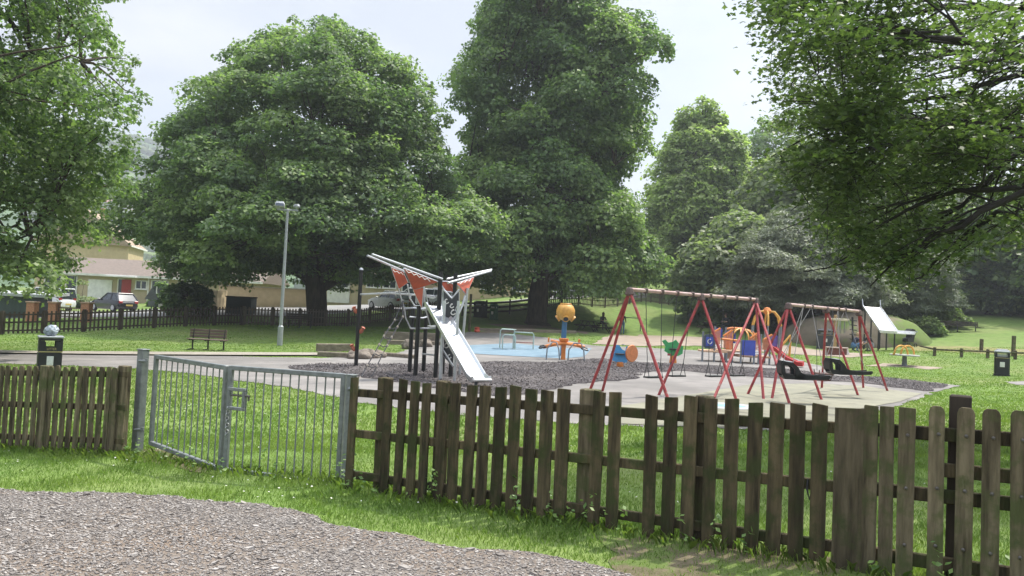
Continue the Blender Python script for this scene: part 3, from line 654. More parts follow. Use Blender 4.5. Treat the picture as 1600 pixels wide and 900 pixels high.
    soup('crown', v, k, [L_NEAR], root, np.clip(rs.normal(.35, .28, n), 0, 1)); print('overhang leaves', n)
overhang()
# ================================================================== FENCES
WOOD = mat('fence_wood', (.118, .094, .052), (.026, .022, .013), rough=.9, scale=16, detail=10, bump=1, bscale=40, stretch=(1, 1, .10), spec=.2, objvar=.3, col3=(.042, .050, .018), scale3=5.0, clip3=(.48, .62))
WOOD_G = mat('weathered_fence_wood', (.18, .15, .095), (.045, .037, .022), rough=.9, scale=16, detail=10, bump=1, bscale=40, stretch=(1, 1, .10), spec=.2, objvar=.25, col3=(.07, .08, .032), scale3=5.0, clip3=(.48, .62))
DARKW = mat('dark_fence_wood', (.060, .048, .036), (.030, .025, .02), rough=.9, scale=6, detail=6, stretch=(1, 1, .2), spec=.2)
STEEL = mat('galvanised_steel', (.23, .25, .245), (.15, .165, .165), rough=.55, scale=14, detail=6, metal=.3, spec=.4)
BOLT = mat('bolt_steel', (.14, .13, .12), rough=.5, metal=.6)
BLACK = mat('black_plastic', (.022, .023, .025), (.015, .015, .017), rough=.45, scale=5, spec=.4)
WHITE = mat('white_paint', (.75, .74, .70), (.62, .61, .58), rough=.55, scale=3)

FA = P(552, 768, 7.45).xy; FB = P(1600, 900, 4.57).xy
A_ = Vector((-1.54, 7.45)); D_ = (Vector((2.24, 5.08))-A_).normalized(); N_ = Vector((-D_.y, D_.x))   # N_ points away from camera side?
if N_.y < 0: N_ = -N_
def onfence(px, py=740, A=A_, D=D_):
    r = ray(px, py); # t*r.xy = A + s*D
    det = r.x*(-D.y)-r.y*(-D.x) if False else (r.x*D.y - r.y*D.x)
    t = (A.x*D.y-A.y*D.x)/det; return Vector((r.x*t, r.y*t))
def ftop(p):   # height of the picket tops along the main fence
    return .90+(1.10-.90)*((p-A_).dot(D_)+.3)/4.76
def picket(mb, p, D, N, wd, th, z0, z1, tilt=0.0, round_=False, rs=random, bev=.006):
    """one upright board, centred on p (xy)"""
    dx = Vector((D.x, D.y, 0)); up = (Vector((0, 0, 1))+dx*tilt).normalized(); nn = Vector((N.x, N.y, 0))
    c = Vector((p.x, p.y, 0)); h = wd/2; a = rs.uniform(-.006, .006)
    if round_: prof = [(-h, z0), (h, z0), (h, z1-.035), (h*.82, z1-.012), (h*.5, z1), (-h*.5, z1), (-h*.82, z1-.012), (-h, z1-.035)]
    else: prof = [(-h, z0), (h, z0), (h, (z0+z1)/2), (h, z1-.004), (h-.004, z1+a), (-h+.004, z1-a), (-h, z1-.004), (-h, (z0+z1)/2)]
    poly = [c+dx*x+up*z for x, z in prof]; mb.prism(poly, nn*th)
rs_ = random.Random(5)
fen = thing('picket_fence', 'brown wooden picket fence running from the metal gate to the wide board', 'fence', (A_.x, A_.y, tz(*A_)))
main = [(557,.095,0),(612,.10,0),(633,.095,0),(653,.10,0),(672,.095,0),(697,.11,0),(718,.11,0),(741,.11,0),(763,.115,0),(787,.115,0),(811,.11,0),(836,.115,0),
        (861,.12,0),(887,.12,0),(940,.105,0),(969,.105,0),(1026,.10,0),(1056,.105,0),(1086,.105,0),(1119,.095,0),(1152,.105,0),(1186,.105,0),(1220,.105,0),(1255,.105,0),(1289,.105,0)]
for px, wd, k in main:
    p = onfence(px-6)-N_*.045; z1 = ftop(p)+rs_.uniform(-.012, .012); mb = MB()
    picket(mb, p, D_, N_, wd*.92, .022, tz(p.x, p.y)+rs_.uniform(-.02, .03), z1, rs_.uniform(-.012, .012)-.004, rs=rs_)
    for zz in (z1-.14, z1-.50):
        for s in (-.02, .02): mb.lathe([(.004, -.003), (.004, .003)], (p.x-N_.x*.012+D_.x*s, p.y-N_.y*.012+D_.y*s, zz), 6, Matrix.Rotation(PI/2, 3, 'X'))
    mb.build('picket', WOOD, fen, world=True)
# posts of the main fence
for px, wd in [(590,.12),(681,.10),(914,.15),(1095,.12)]:
    p = onfence(px)+N_*.055; z1 = ftop(p)+.01
    MB().bar((p.x, p.y, tz(p.x, p.y)-.05), (p.x-D_.x*.01, p.y, z1), wd, .10, (N_.x, N_.y, 0), .008).build('post', WOOD_G if px in (914, 1095) else WOOD, fen, world=True)
p = onfence(1332)-N_*.04; MB_ = MB(); picket(MB_, p, D_, N_, .205, .03, tz(p.x, p.y)-.02, ftop(p)-.01, -.008, rs=rs_); MB_.build('wide_board', WOOD_G, fen, world=True)
def rail(parent, pa, pb, za, zb, off, m_, wd=.075, th=.035, N=N_):
    o_ = Vector((N.x, N.y, 0))*off
    MB().bar(Vector((pa.x, pa.y, za))+o_, Vector((pb.x, pb.y, zb))+o_, th, wd, (0, 0, 1), .006).build('rail', m_, parent, world=True)
pa, pb = onfence(548), onfence(1350)
for dz in (-.145, -.53, -.92): rail(fen, pa, pb, ftop(pa)+dz, ftop(pb)+dz, -.012, WOOD)
# right hand run with rounded, bolted boards
fr = thing('picket_fence', 'greener picket fence of rounded bolted boards at the right edge', 'fence', (pb.x, pb.y, tz(*pb)))
PE = onfence(1760)
for px, wd, rd in [(1372,.10,0),(1398,.10,0),(1427,.115,0),(1475,.105,1),(1518,.115,1),(1560,.115,1),(1606,.11,1),(1650,.11,1),(1698,.11,1)]:
    p = onfence(px-9)-N_*.045; z1 = ftop(p)+(.015 if not rd else .035); mb = MB()
    picket(mb, p, D_, N_, wd*.82, .026, tz(p.x, p.y)-.02, z1, rs_.uniform(-.008, .008)-.012, bool(rd), rs=rs_); pk = mb.build('picket', WOOD_G, fr, world=True)
    if rd or px == 1427:
        for zz in (z1-.17, z1-.50, z1-.85): MB().lathe([(.011, -.006), (.011, .002), (.006, .006)], (p.x-N_.x*.018, p.y-N_.y*.018, zz), 8, Matrix.Rotation(PI/2, 3, 'X')).build('bolt', BOLT, pk, world=True)
for px, wd, dz in [(1497,.12,.07),(1720,.12,.07)]:
    p = onfence(px)+N_*.09; MB().bar((p.x, p.y, tz(p.x, p.y)-.05), (p.x, p.y, ftop(p)+dz+.03), wd, .11, (N_.x, N_.y, 0), .008).build('post', DARKW, fr, world=True)
for dz, px0 in ((-.14, 1360), (-.36, 1455), (-.52, 1360), (-.93, 1360)):
    q = onfence(px0); rail(fr, q, PE, ftop(q)+dz, ftop(PE)+dz, .0 if px0 < 1400 else .012, WOOD, .085)
# black strap looped over the middle rail
p = onfence(1264)-N_*.028; zr = ftop(p)-.50
st = MB().tube([(p.x, p.y, zr), (p.x-.012, p.y-.02, zr-.06), (p.x+.005, p.y-.02, zr-.13), (p.x+.03, p.y-.02, zr-.05), (p.x+.025, p.y, zr)], .007, 6).build('strap', BLACK); tag(st, 'black strap looped over the middle fence rail', 'strap')

# left fence
LA = Vector((-7.9, 10.25)); LB = Vector((-4.62, 9.12)); LD = (LB-LA).normalized(); LN = Vector((-LD.y, LD.x))
fl = thing('picket_fence', 'weathered narrow picket fence left of the metal gate', 'fence', (LB.x, LB.y, tz(*LB)))
for i, (px, wd) in enumerate([(-174,.10),(-158,.085),(-140,.085),(-120,.085),(-100,.085),(-80,.085),(-60,.085),(-38,.085),(-16,.085),(5,.08),(15,.085),(26,.085),(37,.085),(48,.085),(59,.085),(82,.085),(93,.085),(104,.085),(115,.085),(127,.09),(138,.09),(149,.085),(161,.085),(173,.085),(182,.11)]):
    q = onfence(px-1, 640, LA, LD)-LN*.045; zt = P(px, 572 if px < 100 else 574, q.y).z; mb = MB()
    picket(mb, q, LD, LN, wd*.78, .022, tz(q.x, q.y), zt+rs_.uniform(-.02, .015), rs_.uniform(-.03, .02)-.0, True, rs=rs_)
    mb.build('picket', WOOD_G, fl, world=True)
for px in (72, 188):
    q = onfence(px, 640, LA, LD)-LN*(.03 if px == 72 else -.03); MB().bar((q.x, q.y, tz(q.x, q.y)-.05), (q.x, q.y, P(px, 571, q.y).z), .13, .09, (LN.x, LN.y, 0), .008).build('post', WOOD_G, fl, world=True)
for py0, py1 in ((588, 585), (634, 637), (682, 690)):
    q0, q1 = LA-LD*.5, onfence(196, 640, LA, LD); MB().bar((q0.x, q0.y, P(0, py0, q0.y).z), (q1.x, q1.y, P(196, py1, q1.y).z), .035, .07, (0, 0, 1), .006).build('rail', WOOD, fl, world=True)

# metal gate: two leaves and two posts
def gate_leaf(label, a0, b0, h0, nb, latch=False):
    """a0,b0 : (px, top_y, bottom_y, depth) of the two ends"""
    a_t, a_b = P(a0[0], a0[1], a0[3]), P(a0[0], a0[2], a0[3]); b_t, b_b = P(b0[0], b0[1], b0[3]), P(b0[0], b0[2], b0[3])
    a_t = V(a_b.x, a_b.y, a_t.z); b_t = V(b_b.x, b_b.y, b_t.z)
    z0 = a_b.z; g = thing('gate_leaf', label, 'gate', a_b, 0, 'leaves of the grey metal gate'); d = (b_b-a_b).xy.normalized(); nn = (-d.y, d.x, 0)
    mb = MB(); mb.bar(a_t, b_t, .045, .05, bev=.006).bar(a_b, b_b, .045, .05, bev=.006)
    mb.bar(a_b-V(0, 0, .02), a_t+V(0, 0, .023), .05, .046, nn, .006).bar(b_b-V(0, 0, .02), b_t+V(0, 0, .023), .05, .046, nn, .006); mb.build('frame', STEEL, g, world=True)
    for i in range(nb):
        t = (i+1)/(nb+1); MB().tube([a_b.lerp(b_b, t), a_t.lerp(b_t, t)], .008, 8).build('bar', STEEL, g, world=True)
    if latch:
        c = b_t.lerp(b_b, .33)+V(0, -.03, 0) if latch == 'b' else a_t.lerp(a_b, .30)+V(d.x*.09, d.y*.09-.02, 0); ex = V(d.x, d.y, 0)
        mb = MB()
        for s in (-1, 1): mb.bar(c+V(0, 0, .10*s)-ex*.11, c+V(0, 0, .10*s)+ex*.11, .035, .035, bev=.004); mb.bar(c+ex*.092*s-V(0, 0, .08), c+ex*.092*s+V(0, 0, .08), .034, .034, nn, .004)
        mb.build('latch_box', STEEL, g, world=True)
        MB().tube([c-ex*.06+V(0, 0, .04), c+ex*.16+V(0, 0, .04)], .012, 8).tube([c+ex*.15+V(0, 0, .04), c+ex*.15+V(0, 0, -.01)], .01, 8).build('bolt', BOLT, g, world=True)
        ch = MB(); q = c+V(-d.x*.09, -d.y*.09, -.10)
        for k in range(9):
            a = q+V(rs_.uniform(-.006, .006), -.01, -.035*k); ch.tube(arc(a, .018, 0, 2*PI, 9, (1, 0, 0) if k % 2 else (.3, .95, 0), (0, 0, 1))[:-1], .004, 5, closed=True)
        ch.build('chain', mat('zinc_chain', (.6, .61, .62), rough=.35, metal=.8), g, world=True)
    return g
gate_leaf('left leaf of the grey metal gate hung on the taller post', (236, 557, 692, 9.2), (344, 574, 733, 8.2), 1, 11)
gate_leaf('right leaf of the grey metal gate carrying the square latch', (352, 574, 734, 8.15), (528, 587, 757, 7.78), 1, 12, 'a')
def gate_post(px, py0, py1, d, lab, w_=.10):
    b_ = P(px, py1, d); t_ = P(px, py0, d); t_ = V(b_.x, b_.y, t_.z); g = thing('gate_post', lab, 'gate post', (b_.x, b_.y, tz(b_.x, b_.y)), 0, 'posts of the metal gate')
    MB().box((b_.x, b_.y, (tz(b_.x, b_.y)-.1+t_.z)/2), (w_, w_, t_.z-tz(b_.x, b_.y)+.1), Matrix.Rotation(-.45, 3, 'Z'), .008).build('upright', STEEL, g, world=True)
    MB().box((b_.x, b_.y, t_.z+.004), (w_+.012, w_+.012, .012), Matrix.Rotation(-.45, 3, 'Z'), .003).build('cap', STEEL, g, world=True)
    for z in (t_.z-.13, t_.z-.95): MB().tube([(b_.x-.02, b_.y-.06, z), (b_.x+.09, b_.y-.05, z)], .017, 8).tube([(b_.x+.07, b_.y-.05, z-.03), (b_.x+.07, b_.y-.05, z+.03)], .02, 8).build('hinge', STEEL, g, world=True)
gate_post(214, 546, 707, 9.3, 'tall thick grey steel gate post beside the weathered fence', .10)
gate_post(540, 586, 765, 7.7, 'shorter grey steel gate post beside the brown fence', .075)

# far picket fence along the road
FARM = [mat('far_fence_wood', (.075, .058, .042), (.04, .032, .024), rough=.9, scale=3, spec=.2), mat('far_fence_grey_wood', (.15, .125, .095), (.09, .075, .055), rough=.9, scale=3, spec=.2)]
def far_fence(pts, label, m_, hgt=1.12, bay=1.75, pk=.19, solid=False):
    P2 = [Vector(p) for p in pts]; L0 = [0]
    for a, b in zip(P2[:-1], P2[1:]): L0.append(L0[-1]+(b-a).length)
    def at(s):
        for i in range(len(P2)-1):
            if s <= L0[i+1] or i == len(P2)-2: return P2[i].lerp(P2[i+1], (s-L0[i])/(L0[i+1]-L0[i]))
    n = int(L0[-1]/bay); f = thing('roadside_fence', label, 'fence', (P2[0].x, P2[0].y, tz(*P2[0])))
    for i in range(n+1):
        p = at(i*bay); MB().box((p.x, p.y, tz(p.x, p.y)+hgt/2), (.13, .13, hgt+.06)).build('post', m_, f, world=True)
    for i in range(n):
        a, b = at(i*bay), at((i+1)*bay); za, zb = tz(*a), tz(*b); d = (b-a).normalized(); nn = V(d.y, -d.x, 0)*.04; mb = MB()
        for h in ((.18, .58, .95) if not solid else (.25, .6, .95)): mb.bar(V(a.x, a.y, za+h)+nn*.2, V(b.x, b.y, zb+h)+nn*.2, .03, .075 if not solid else .16)
        if not solid:
            k = int(bay/pk)
            for j in range(k):
                q = a.lerp(b, (j+.5)/k); z = za+(zb-za)*(j+.5)/k; mb.bar(V(q.x, q.y, z+.04)+nn, V(q.x, q.y, z+hgt-.03+rs_.uniform(-.015, .015))+nn, .02, .085, (d.x, d.y, 0))
        mb.build('panel', m_, f, world=True)
ff = [gd(a, b, d).xy for a, b, d in ((-140,528,35.5),(0,523,37),(120,519,39),(250,512,42),(380,508,46),(500,509,49),(650,496,55),(700,494,57))]
far_fence(ff[:5], 'dark brown picket fence along the road at the left behind the bench', FARM[0])
far_fence(ff[4:], 'greyer picket fence along the road behind the domed tree trunk', FARM[1])
far_fence([gd(a, b, d).xy for a, b, d in ((722,494,58),(765,494,59.5),(835,487,62))], 'black post and rail fence left of the tall tree trunk', FARM[0], 1.15, 2.2, solid=True)
far_fence([gd(a, b, d).xy for a, b, d in ((848,485,63),(900,479,65),(1000,471,72),(1090,467,82),(1150,465,90))], 'grey picket fence running uphill behind the swings', FARM[1], 1.25, 1.9)

# low rail fence at the right
pts = [gd(a, b, d) for a, b, d in ((1436,553,44),(1460,560,41),(1502,562,40.4),(1543,565,40),(1586,568,39.5),(1640,572,39))]
lf = thing('low_rail_fence', 'knee high timber rail fence behind the right bin', 'fence', pts[0])
for p in pts[1:]: MB().box(p+V(0, 0, .22), (.13, .13, .48), None, .02).build('post', WOOD_G, lf, world=True)
for a, b in zip(pts[:-1], pts[1:]): MB().bar(a+V(0, -.08, .34), b+V(0, -.08, .34), .08, .09, bev=.02).build('rail', WOOD_G, lf, world=True)
for px, py, d, h, lab in [(1533,558,44,.75,'thin timber stake standing in the dry grass behind the low rail'),(1583,566,41,1.1,'taller timber stake beside the right bin'),(733,522,47,2.3,'tall bare timber post behind the slide tower')]:
    b = gd(px, py, d); s_ = MB().box(V(0, 0, h/2), (.16, .16, h), Matrix.Rotation(.03, 3, 'X'), .02).build('timber_post', WOOD_G); s_.location = b; tag(s_, lab, 'post')
b = gd(736, 523, 46.8); b_ = MB().lathe([(.08, 0), (.2, .06), (.14, .2), (.17, .28), (.08, .33)], (.35, 0, .0), 10).build('orange_float', mat('orange_red', (.62, .10, .05), rough=.6)); b_.location = b; tag(b_, 'small orange red lump lying at the foot of the tall timber post', 'float')

# ================================================================== LAMP POST
GREYM = mat('lamp_grey', (.36, .38, .39), (.30, .32, .33), rough=.5, metal=.3, scale=8)
b = gp(437, 540); lp = thing('lamp_post', 'slim grey lamp post with two floodlights in front of the domed tree', 'lamp post', b)
H = P(443, 328, b.y).z-b.z
MB().lathe([(.13, 0), (.13, .9), (.085, .95), (.06, H)], n=12).build('pole', GREYM, lp)
MB().box((0, 0, H), (1.0, .07, .07), None, .01).build('crossarm', GREYM, lp)
for x, rz, k_ in ((-.38, .25, 1.0), (.42, 2.9, .62)):
    R = Matrix.Rotation(rz, 3, 'Z')@Matrix.Rotation(-.25, 3, 'X')
    fl_ = MB().box((x, 0, H+.20), (.44*k_, .36*k_, .20*k_), R, .03, 1).box(V(x, 0, H+.20)+R@V(0, 0, .13*k_), (.36*k_, .26*k_, .08*k_), R, .02).tube([(x, 0, H), (x, 0, H+.12)], .03, 6).build('floodlight', mat('lamp_head', (.5, .52, .54), rough=.4) if k_ == 1 else GREYM, lp)
    MB().box(V(x, 0, H+.20)+R@V(0, -.185*k_, -.01), (.38*k_, .012, .14*k_), R).build('lens', mat('lamp_glass', (.10, .12, .16), rough=.15, spec=.6), fl_)

# ================================================================== BINS
LIDG = mat('lid_grey', (.34, .36, .37), rough=.45, spec=.4); GOLD = mat('faded_gold', (.42, .36, .16), rough=.6)
def text_obj(name, s, size, loc, rot, m_, parent, ext=.002):
    c = bpy.data.curves.new(name, 'FONT'); c.body = s; c.size = size; c.align_x = 'CENTER'; c.align_y = 'CENTER'; c.extrude = ext; c.materials.append(m_)
    o = bpy.data.objects.new(name, c); COL.objects.link(o); me = bpy.data.meshes.new_from_object(o.evaluated_get(bpy.context.evaluated_depsgraph_get())); bpy.data.objects.remove(o)
    me.name = name; o = linkmesh(name, me, parent, []); o.location = loc; o.rotation_euler = rot; return o
b = gd(75, 592, 17); bn = thing('litter_bin', 'black square litter bin with a grey bag on its lid behind the left fence', 'bin', b, .60); bn.scale = (.86, .86, 1)
mb = MB(); mb.box((0, 0, .34), (.53, .50, .60), None, .02)
for x in (-.245, .245): mb.box((x, 0, .80), (.04, .5, .30), None, .008)
mb.box((0, -.235, .705), (.45, .03, .09)).box((0, -.235, .925), (.45, .03, .05)).box((0, .235, .705), (.45, .03, .09)).box((0, .235, .925), (.45, .03, .05))
for x in (-.17, .17): mb.box((x, -.235, .81), (.12, .03, .13)); mb.box((x, .235, .81), (.12, .03, .13))
mb.build('body', BLACK, bn); MB().box((0, 0, .973), (.57, .54, .04), None, .012).build('lid', LIDG, bn)
MB().box((0, -.253, .655), (.53, .012, .02)).build('gold_band', GOLD, bn); text_obj('lettering', 'LITTER', .07, (.02, -.2525, .715), (PI/2, 0, 0), GOLD, bn)
mb = MB(); mb.box((0, -.262, .46), (.15, .012, .20), None, .02).build('notice', mat('pale_notice', (.62, .64, .62), (.5, .52, .5), scale=20), bn)
bag = bmesh.new(); bmesh.ops.create_icosphere(bag, subdivisions=4, radius=.15)
for v in bag.verts:
    k = 1+.18*mnoise.noise(v.co*14)+.10*mnoise.noise(v.co*30); v.co = Vector((v.co.x*k*.95, v.co.y*k*.9, v.co.z*k*.85)); v.co.z = max(v.co.z, -.115)
me = bpy.data.meshes.new('rubbish_bag'); bag.to_mesh(me); bag.free(); bo = linkmesh('rubbish_bag', me, None, [mat('bag_foil', (.42, .47, .52), (.12, .15, .19), rough=.35, scale=10, spec=.6)])
bo.location = b+V(0, 0, .993+.115); tag(bo, 'crumpled grey bag sitting on the lid of the black bin', 'bag')
def round_bin(px, py, d, lab, name='litter_bin', body=BLACK, lid=None, h=1.15, w_=.56, rz=-.5):
    b = gd(px, py, d); t = thing(name, lab, 'bin', b, rz); MB().box((0, 0, h*.36), (w_, w_*.92, h*.72), None, .05).box((0, 0, .03), (w_+.04, w_, .06)).build('body', body, t)
    mb = MB()
    for x in (-w_*.42, w_*.42):
        for y in (-w_*.38, w_*.38): mb.box((x, y, h*.78), (w_*.16, w_*.16, h*.16))
    mb.build('pillars', body, t); MB().box((0, 0, h*.76), (w_*.7, w_*.6, h*.10)).build('liner', mat('liner_grey', (.5, .52, .5), rough=.6), t)
    MB().box((0, 0, h*.90), (w_+.02, w_*.98, h*.13), None, .06).box((0, 0, h*.975), (w_*.75, w_*.7, h*.05), None, .03).build('lid', lid or body, t)
    MB().box((0, -w_*.47, h*.42), (.18, .02, .22), None, .01).build('notice', WHITE, t); MB().box((0, -w_*.465, h*.67), (w_*.9, .012, .02)).build('gold_band', GOLD, t)
round_bin(1565, 585, 33.5, 'black litter bin with a grey domed lid standing on the grass at right', lid=LIDG)
round_bin(750, 497, 58, 'black litter bin left of the green one by the far rail fence', h=1.25, w_=.8)
round_bin(771, 500, 57.5, 'green litter bin by the far rail fence', body=mat('green_plastic', (.03, .11, .05), rough=.5), h=1.2, w_=.5)
round_bin(1292, 528, 50, 'wide dark bin behind the second swing set', h=1.3, w_=1.1, body=mat('slate_plastic', (.045, .05, .055), rough=.5))

# ================================================================== BENCHES AND TABLES
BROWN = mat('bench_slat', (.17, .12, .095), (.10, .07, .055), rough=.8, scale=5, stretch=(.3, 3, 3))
def park_bench(px, py, d, lab, rz=0, w_=1.55, m_=BROWN):
    b = gd(px, py, d); t = thing('park_bench', lab, 'bench', b, rz); mb = MB()
    for k in range(3): mb.box((-.04, .20+.02*k, .55+.12*k), (w_, .035, .10), Matrix.Rotation(-.15, 3, 'X'), .008)
    mb.build('backrest', m_, t); mb = MB()
    for k in range(4): mb.box((.08, -.28+.12*k, .44), (w_, .10, .035), None, .008)
    mb.build('seat', m_, t)
    for x in (-w_*.42, 0, w_*.42): MB().box((x, .16, .22), (.05, .05, .44)).box((x+.06, -.04, .405), (.05, .5, .04)).bar((x, .17, .42), (x, .26, .86), .05, .04, (1, 0, 0)).box((x, .0, .02), (.05, .5, .035)).build('leg', BLACK, t)
park_bench(322, 546, 31.5, 'brown slatted bench on the lawn left of the lamp post', -.05, 1.55)
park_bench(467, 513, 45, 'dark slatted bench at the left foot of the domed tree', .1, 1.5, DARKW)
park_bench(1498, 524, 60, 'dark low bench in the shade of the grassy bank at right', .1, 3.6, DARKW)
def picnic(px, py, d, lab, rz=0, w_=1.8):
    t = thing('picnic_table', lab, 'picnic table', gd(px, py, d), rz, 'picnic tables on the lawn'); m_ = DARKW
    MB().box((0, 0, .74), (w_, .75, .05), None, .01).build('tabletop', m_, t)
    for y in (-.68, .68): MB().box((0, y, .45), (w_, .26, .05), None, .01).build('seat', m_, t)
    for x in (-w_*.36, w_*.36):
        for s in (-1, 1): MB().bar((x, s*.62, 0), (x, s*.20, .72), .05, .09, (1, 0, 0)).build('leg', m_, t)
        MB().box((x, 0, .41), (.05, 1.5, .08)).build('cross_beam', m_, t)
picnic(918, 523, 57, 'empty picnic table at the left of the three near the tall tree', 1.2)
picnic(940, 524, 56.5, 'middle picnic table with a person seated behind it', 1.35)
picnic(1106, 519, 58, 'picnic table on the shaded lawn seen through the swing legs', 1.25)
# small hand rail near the standing person
b = gd(985, 523, 60); r_ = MB().tube([(-.75, 0, 0), (-.75, 0, .9), (-.65, 0, 1.0), (.65, 0, 1.0), (.75, 0, .9), (.75, 0, 0)], .035, 6).build('hoop_rail', BLACK); r_.location = b; tag(r_, 'thin dark hoop rail beside the standing person', 'rail')

# sleepers and rocks round the lawn corner
SLP = mat('sleeper_wood', (.24, .20, .15), (.13, .105, .08), rough=.95, scale=5, detail=8, stretch=(.4, 2, 2), bump=.5)
for k, (x0, y0, x1, y1, h, lab) in enumerate([(494,549,549,549,.34,'upper weathered sleeper at the lawn corner right of the lamp post'),(498,557,552,560,.20,'lower weathered sleeper at the lawn corner right of the lamp post'),
        (592,556,650,561,.16,'weathered sleeper edging behind the black climbing poles'),(600,530,680,533,.42,'long low sleeper step left of the tall timber post'),(604,538,700,540,.22,'lower long sleeper step left of the tall timber post'),(745,517,900,521,.18,'thin dark log edging at the foot of the tall tree')]):
    a, b = gp(x0, y0), gp(x1, y1); s_ = MB().bar(V(0, 0, h/2-.05), b-a+V(0, 0, h/2-.05), .24, h+.1, bev=.03).build('sleeper', SLP); s_.location = a; tag(s_, lab, 'sleeper')
ROCK = mat('rock', (.24, .20, .16), (.12, .10, .08), rough=.95, scale=3, detail=8, bump=.8)
for k, (px, py, r_, lab) in enumerate([(553,561,.30,'leftmost brown rock at the lawn corner'),(566,561,.36,'second brown rock from the left at the lawn corner'),(580,560,.33,'second brown rock from the right at the lawn corner'),(592,559,.28,'rightmost brown rock at the lawn corner'),
        (640,545,.42,'left dark rock behind the climbing poles'),(664,542,.36,'right dark rock behind the climbing poles')]):
    bm = bmesh.new(); bmesh.ops.create_icosphere(bm, subdivisions=3, radius=r_)
    for v in bm.verts: v.co *= 1+.35*mnoise.noise(v.co*3+Vector((k*3, 0, 0)))+.12*mnoise.noise(v.co*9); v.co.z *= .7
    me = bpy.data.meshes.new('rock'); bm.to_mesh(me); bm.free(); o = linkmesh('rock', me, None, [ROCK]); o.location = gp(px, py)+V(0, 0, r_*.35); tag(o, lab, 'rock', 'rocks at the lawn corner' if k < 4 else None)

# ================================================================== HOUSES
YEL = mat('yellow_render', (.46, .38, .25), (.38, .31, .20), rough=.9, scale=1.2); CREAMW = mat('cream_wall', (.55, .44, .27), (.46, .36, .22), rough=.9, scale=2)
ROOF = mat('grey_tile', (.22, .175, .145), (.145, .115, .095), rough=.9, scale=3, stretch=(1, 4, 4)); ROOFB = mat('tan_tile', (.36, .28, .20), (.28, .21, .15), rough=.9, scale=3)
GLASS = mat('window_glass', (.04, .05, .06), rough=.08, spec=.8); REDD = mat('red_door', (.38, .035, .035), rough=.5); BRICK = mat('brick_orange', (.45, .22, .12), (.33, .15, .085), rough=.9, scale=12)
def window(t, x, z, w_, h, mull=2, y=-.0, name='window'):
    mb = MB(); e = .09
    mb.box((x, y-.03, z+h/2), (w_, .08, e)).box((x, y-.03, z-h/2), (w_, .10, e))
    for k in range(mull+1): mb.box((x-w_/2+w_*k/mull, y-.03, z), (e, .08, h+e*.9))
    f = mb.build(name, WHITE, t); MB().box((x, y-.005, z), (w_-.02, .03, h-.02)).build('pane', GLASS, f)
    MB().box((x, y-.08, z-h/2-.07), (w_+.2, .14, .05)).build('sill', WHITE, f); return f
def bungalow(lab, p, w_, eave, ridge, dep, rz, m_=YEL, rm=ROOF):
    t = thing('bungalow', lab, 'house', p, rz); MB().box((0, dep/2, eave/2-.3), (w_, dep, eave+.6)).build('wall', m_, t)
    o = .35; MB().prism([(-w_/2-o, -o, eave-.05), (-w_/2-o, dep/2, ridge), (-w_/2-o, dep+o, eave-.05), (-w_/2-o, dep+o-.3, eave-.05), (-w_/2-o, dep/2, ridge-.2), (-w_/2-o, -o+.3, eave-.05)], (0, 0, 0)) 
    r = MB(); x0, x1 = -w_/2-o, w_/2+o
    r.add([(x0, -o, eave), (x1, -o, eave), (x1, dep/2, ridge), (x0, dep/2, ridge), (x0, dep+o, eave), (x1, dep+o, eave), (x0, -o, eave-.12), (x1, -o, eave-.12), (x0, dep+o, eave-.12), (x1, dep+o, eave-.12)],
          [(0, 1, 2, 3), (3, 2, 5, 4), (0, 6, 7, 1), (4, 5, 9, 8), (6, 8, 9, 7), (0, 3, 4, 8, 6), (1, 7, 9, 5, 2)])
    rf = r.build('roof', rm, t); MB().box((0, -o-.03, eave-.08), (w_+2*o, .05, .2)).build('fascia', WHITE, t)
    MB().box((w_*.3, dep/2, ridge+.3), (.7, .7, 1.1)).build('chimney', BRICK, rf)
    return t
p = gd(235, 476, 71); X = lambda px: (px-235)/F*71
h1 = bungalow('long yellow bungalow with a red door behind the black car', p, 20.0, 2.45, 4.1, 8, .0)
window(h1, X(219), 1.65, 1.0, .75); window(h1, X(248), 1.5, 1.5, 1.25, 3); MB().box((X(248), -.02, .45), (1.7, .06, .9)).build('white_panel', WHITE, h1)
d_ = MB().box((X(196), -.04, 1.05), (.85, .08, 2.05)).build('door', REDD, h1); MB().box((X(196)+.3, -.1, 1.05), (.08, .06, .12)).build('handle', STEEL, d_)
window(h1, X(187), 1.2, .5, 1.8, 1); MB().box((X(190), -.4, 2.3), (3.0, .9, .1)).build('porch', WHITE, h1); MB().box((X(230), -.03, 1.2), (.12, .06, 2.4)).build('downpipe', WHITE, h1)
window(h1, X(110), 1.4, 1.0, 1.6, 1); window(h1, X(82), 1.4, 1.6, 1.4, 2); window(h1, X(290), 1.5, 1.6, 1.1, 2); MB().box((X(155), -.04, 1.0), (2.2, .06, 1.9)).build('garage_door', WHITE, h1)
h2 = bungalow('tan roofed house higher up behind the long yellow bungalow', gd(208, 470, 98), 8.5, 5.5, 9.6, 10, PI/2+.25, CREAMW, ROOFB)
h2.location.z += 1.0
p = gd(590, 478, 72); X2 = lambda px: (px-590)/F*72
h3 = bungalow('yellow gabled bungalow seen below the domed tree branches', p, 12.5, 2.9, 4.9, 8, .0, YEL, mat('pinkish_tile', (.22, .185, .16), (.16, .13, .115), rough=.9, scale=3))
MB().box((X2(528), -.05, 1.35), (2.1, .09, 2.5)).build('white_bay', WHITE, h3); window(h3, X2(528), 2.0, 1.8, .9, 3, -.08); window(h3, X2(582), 2.05, 1.3, .7, 2); window(h3, X2(607), 2.05, 1.2, .7, 2); window(h3, X2(640), 1.9, 1.6, .9, 2)
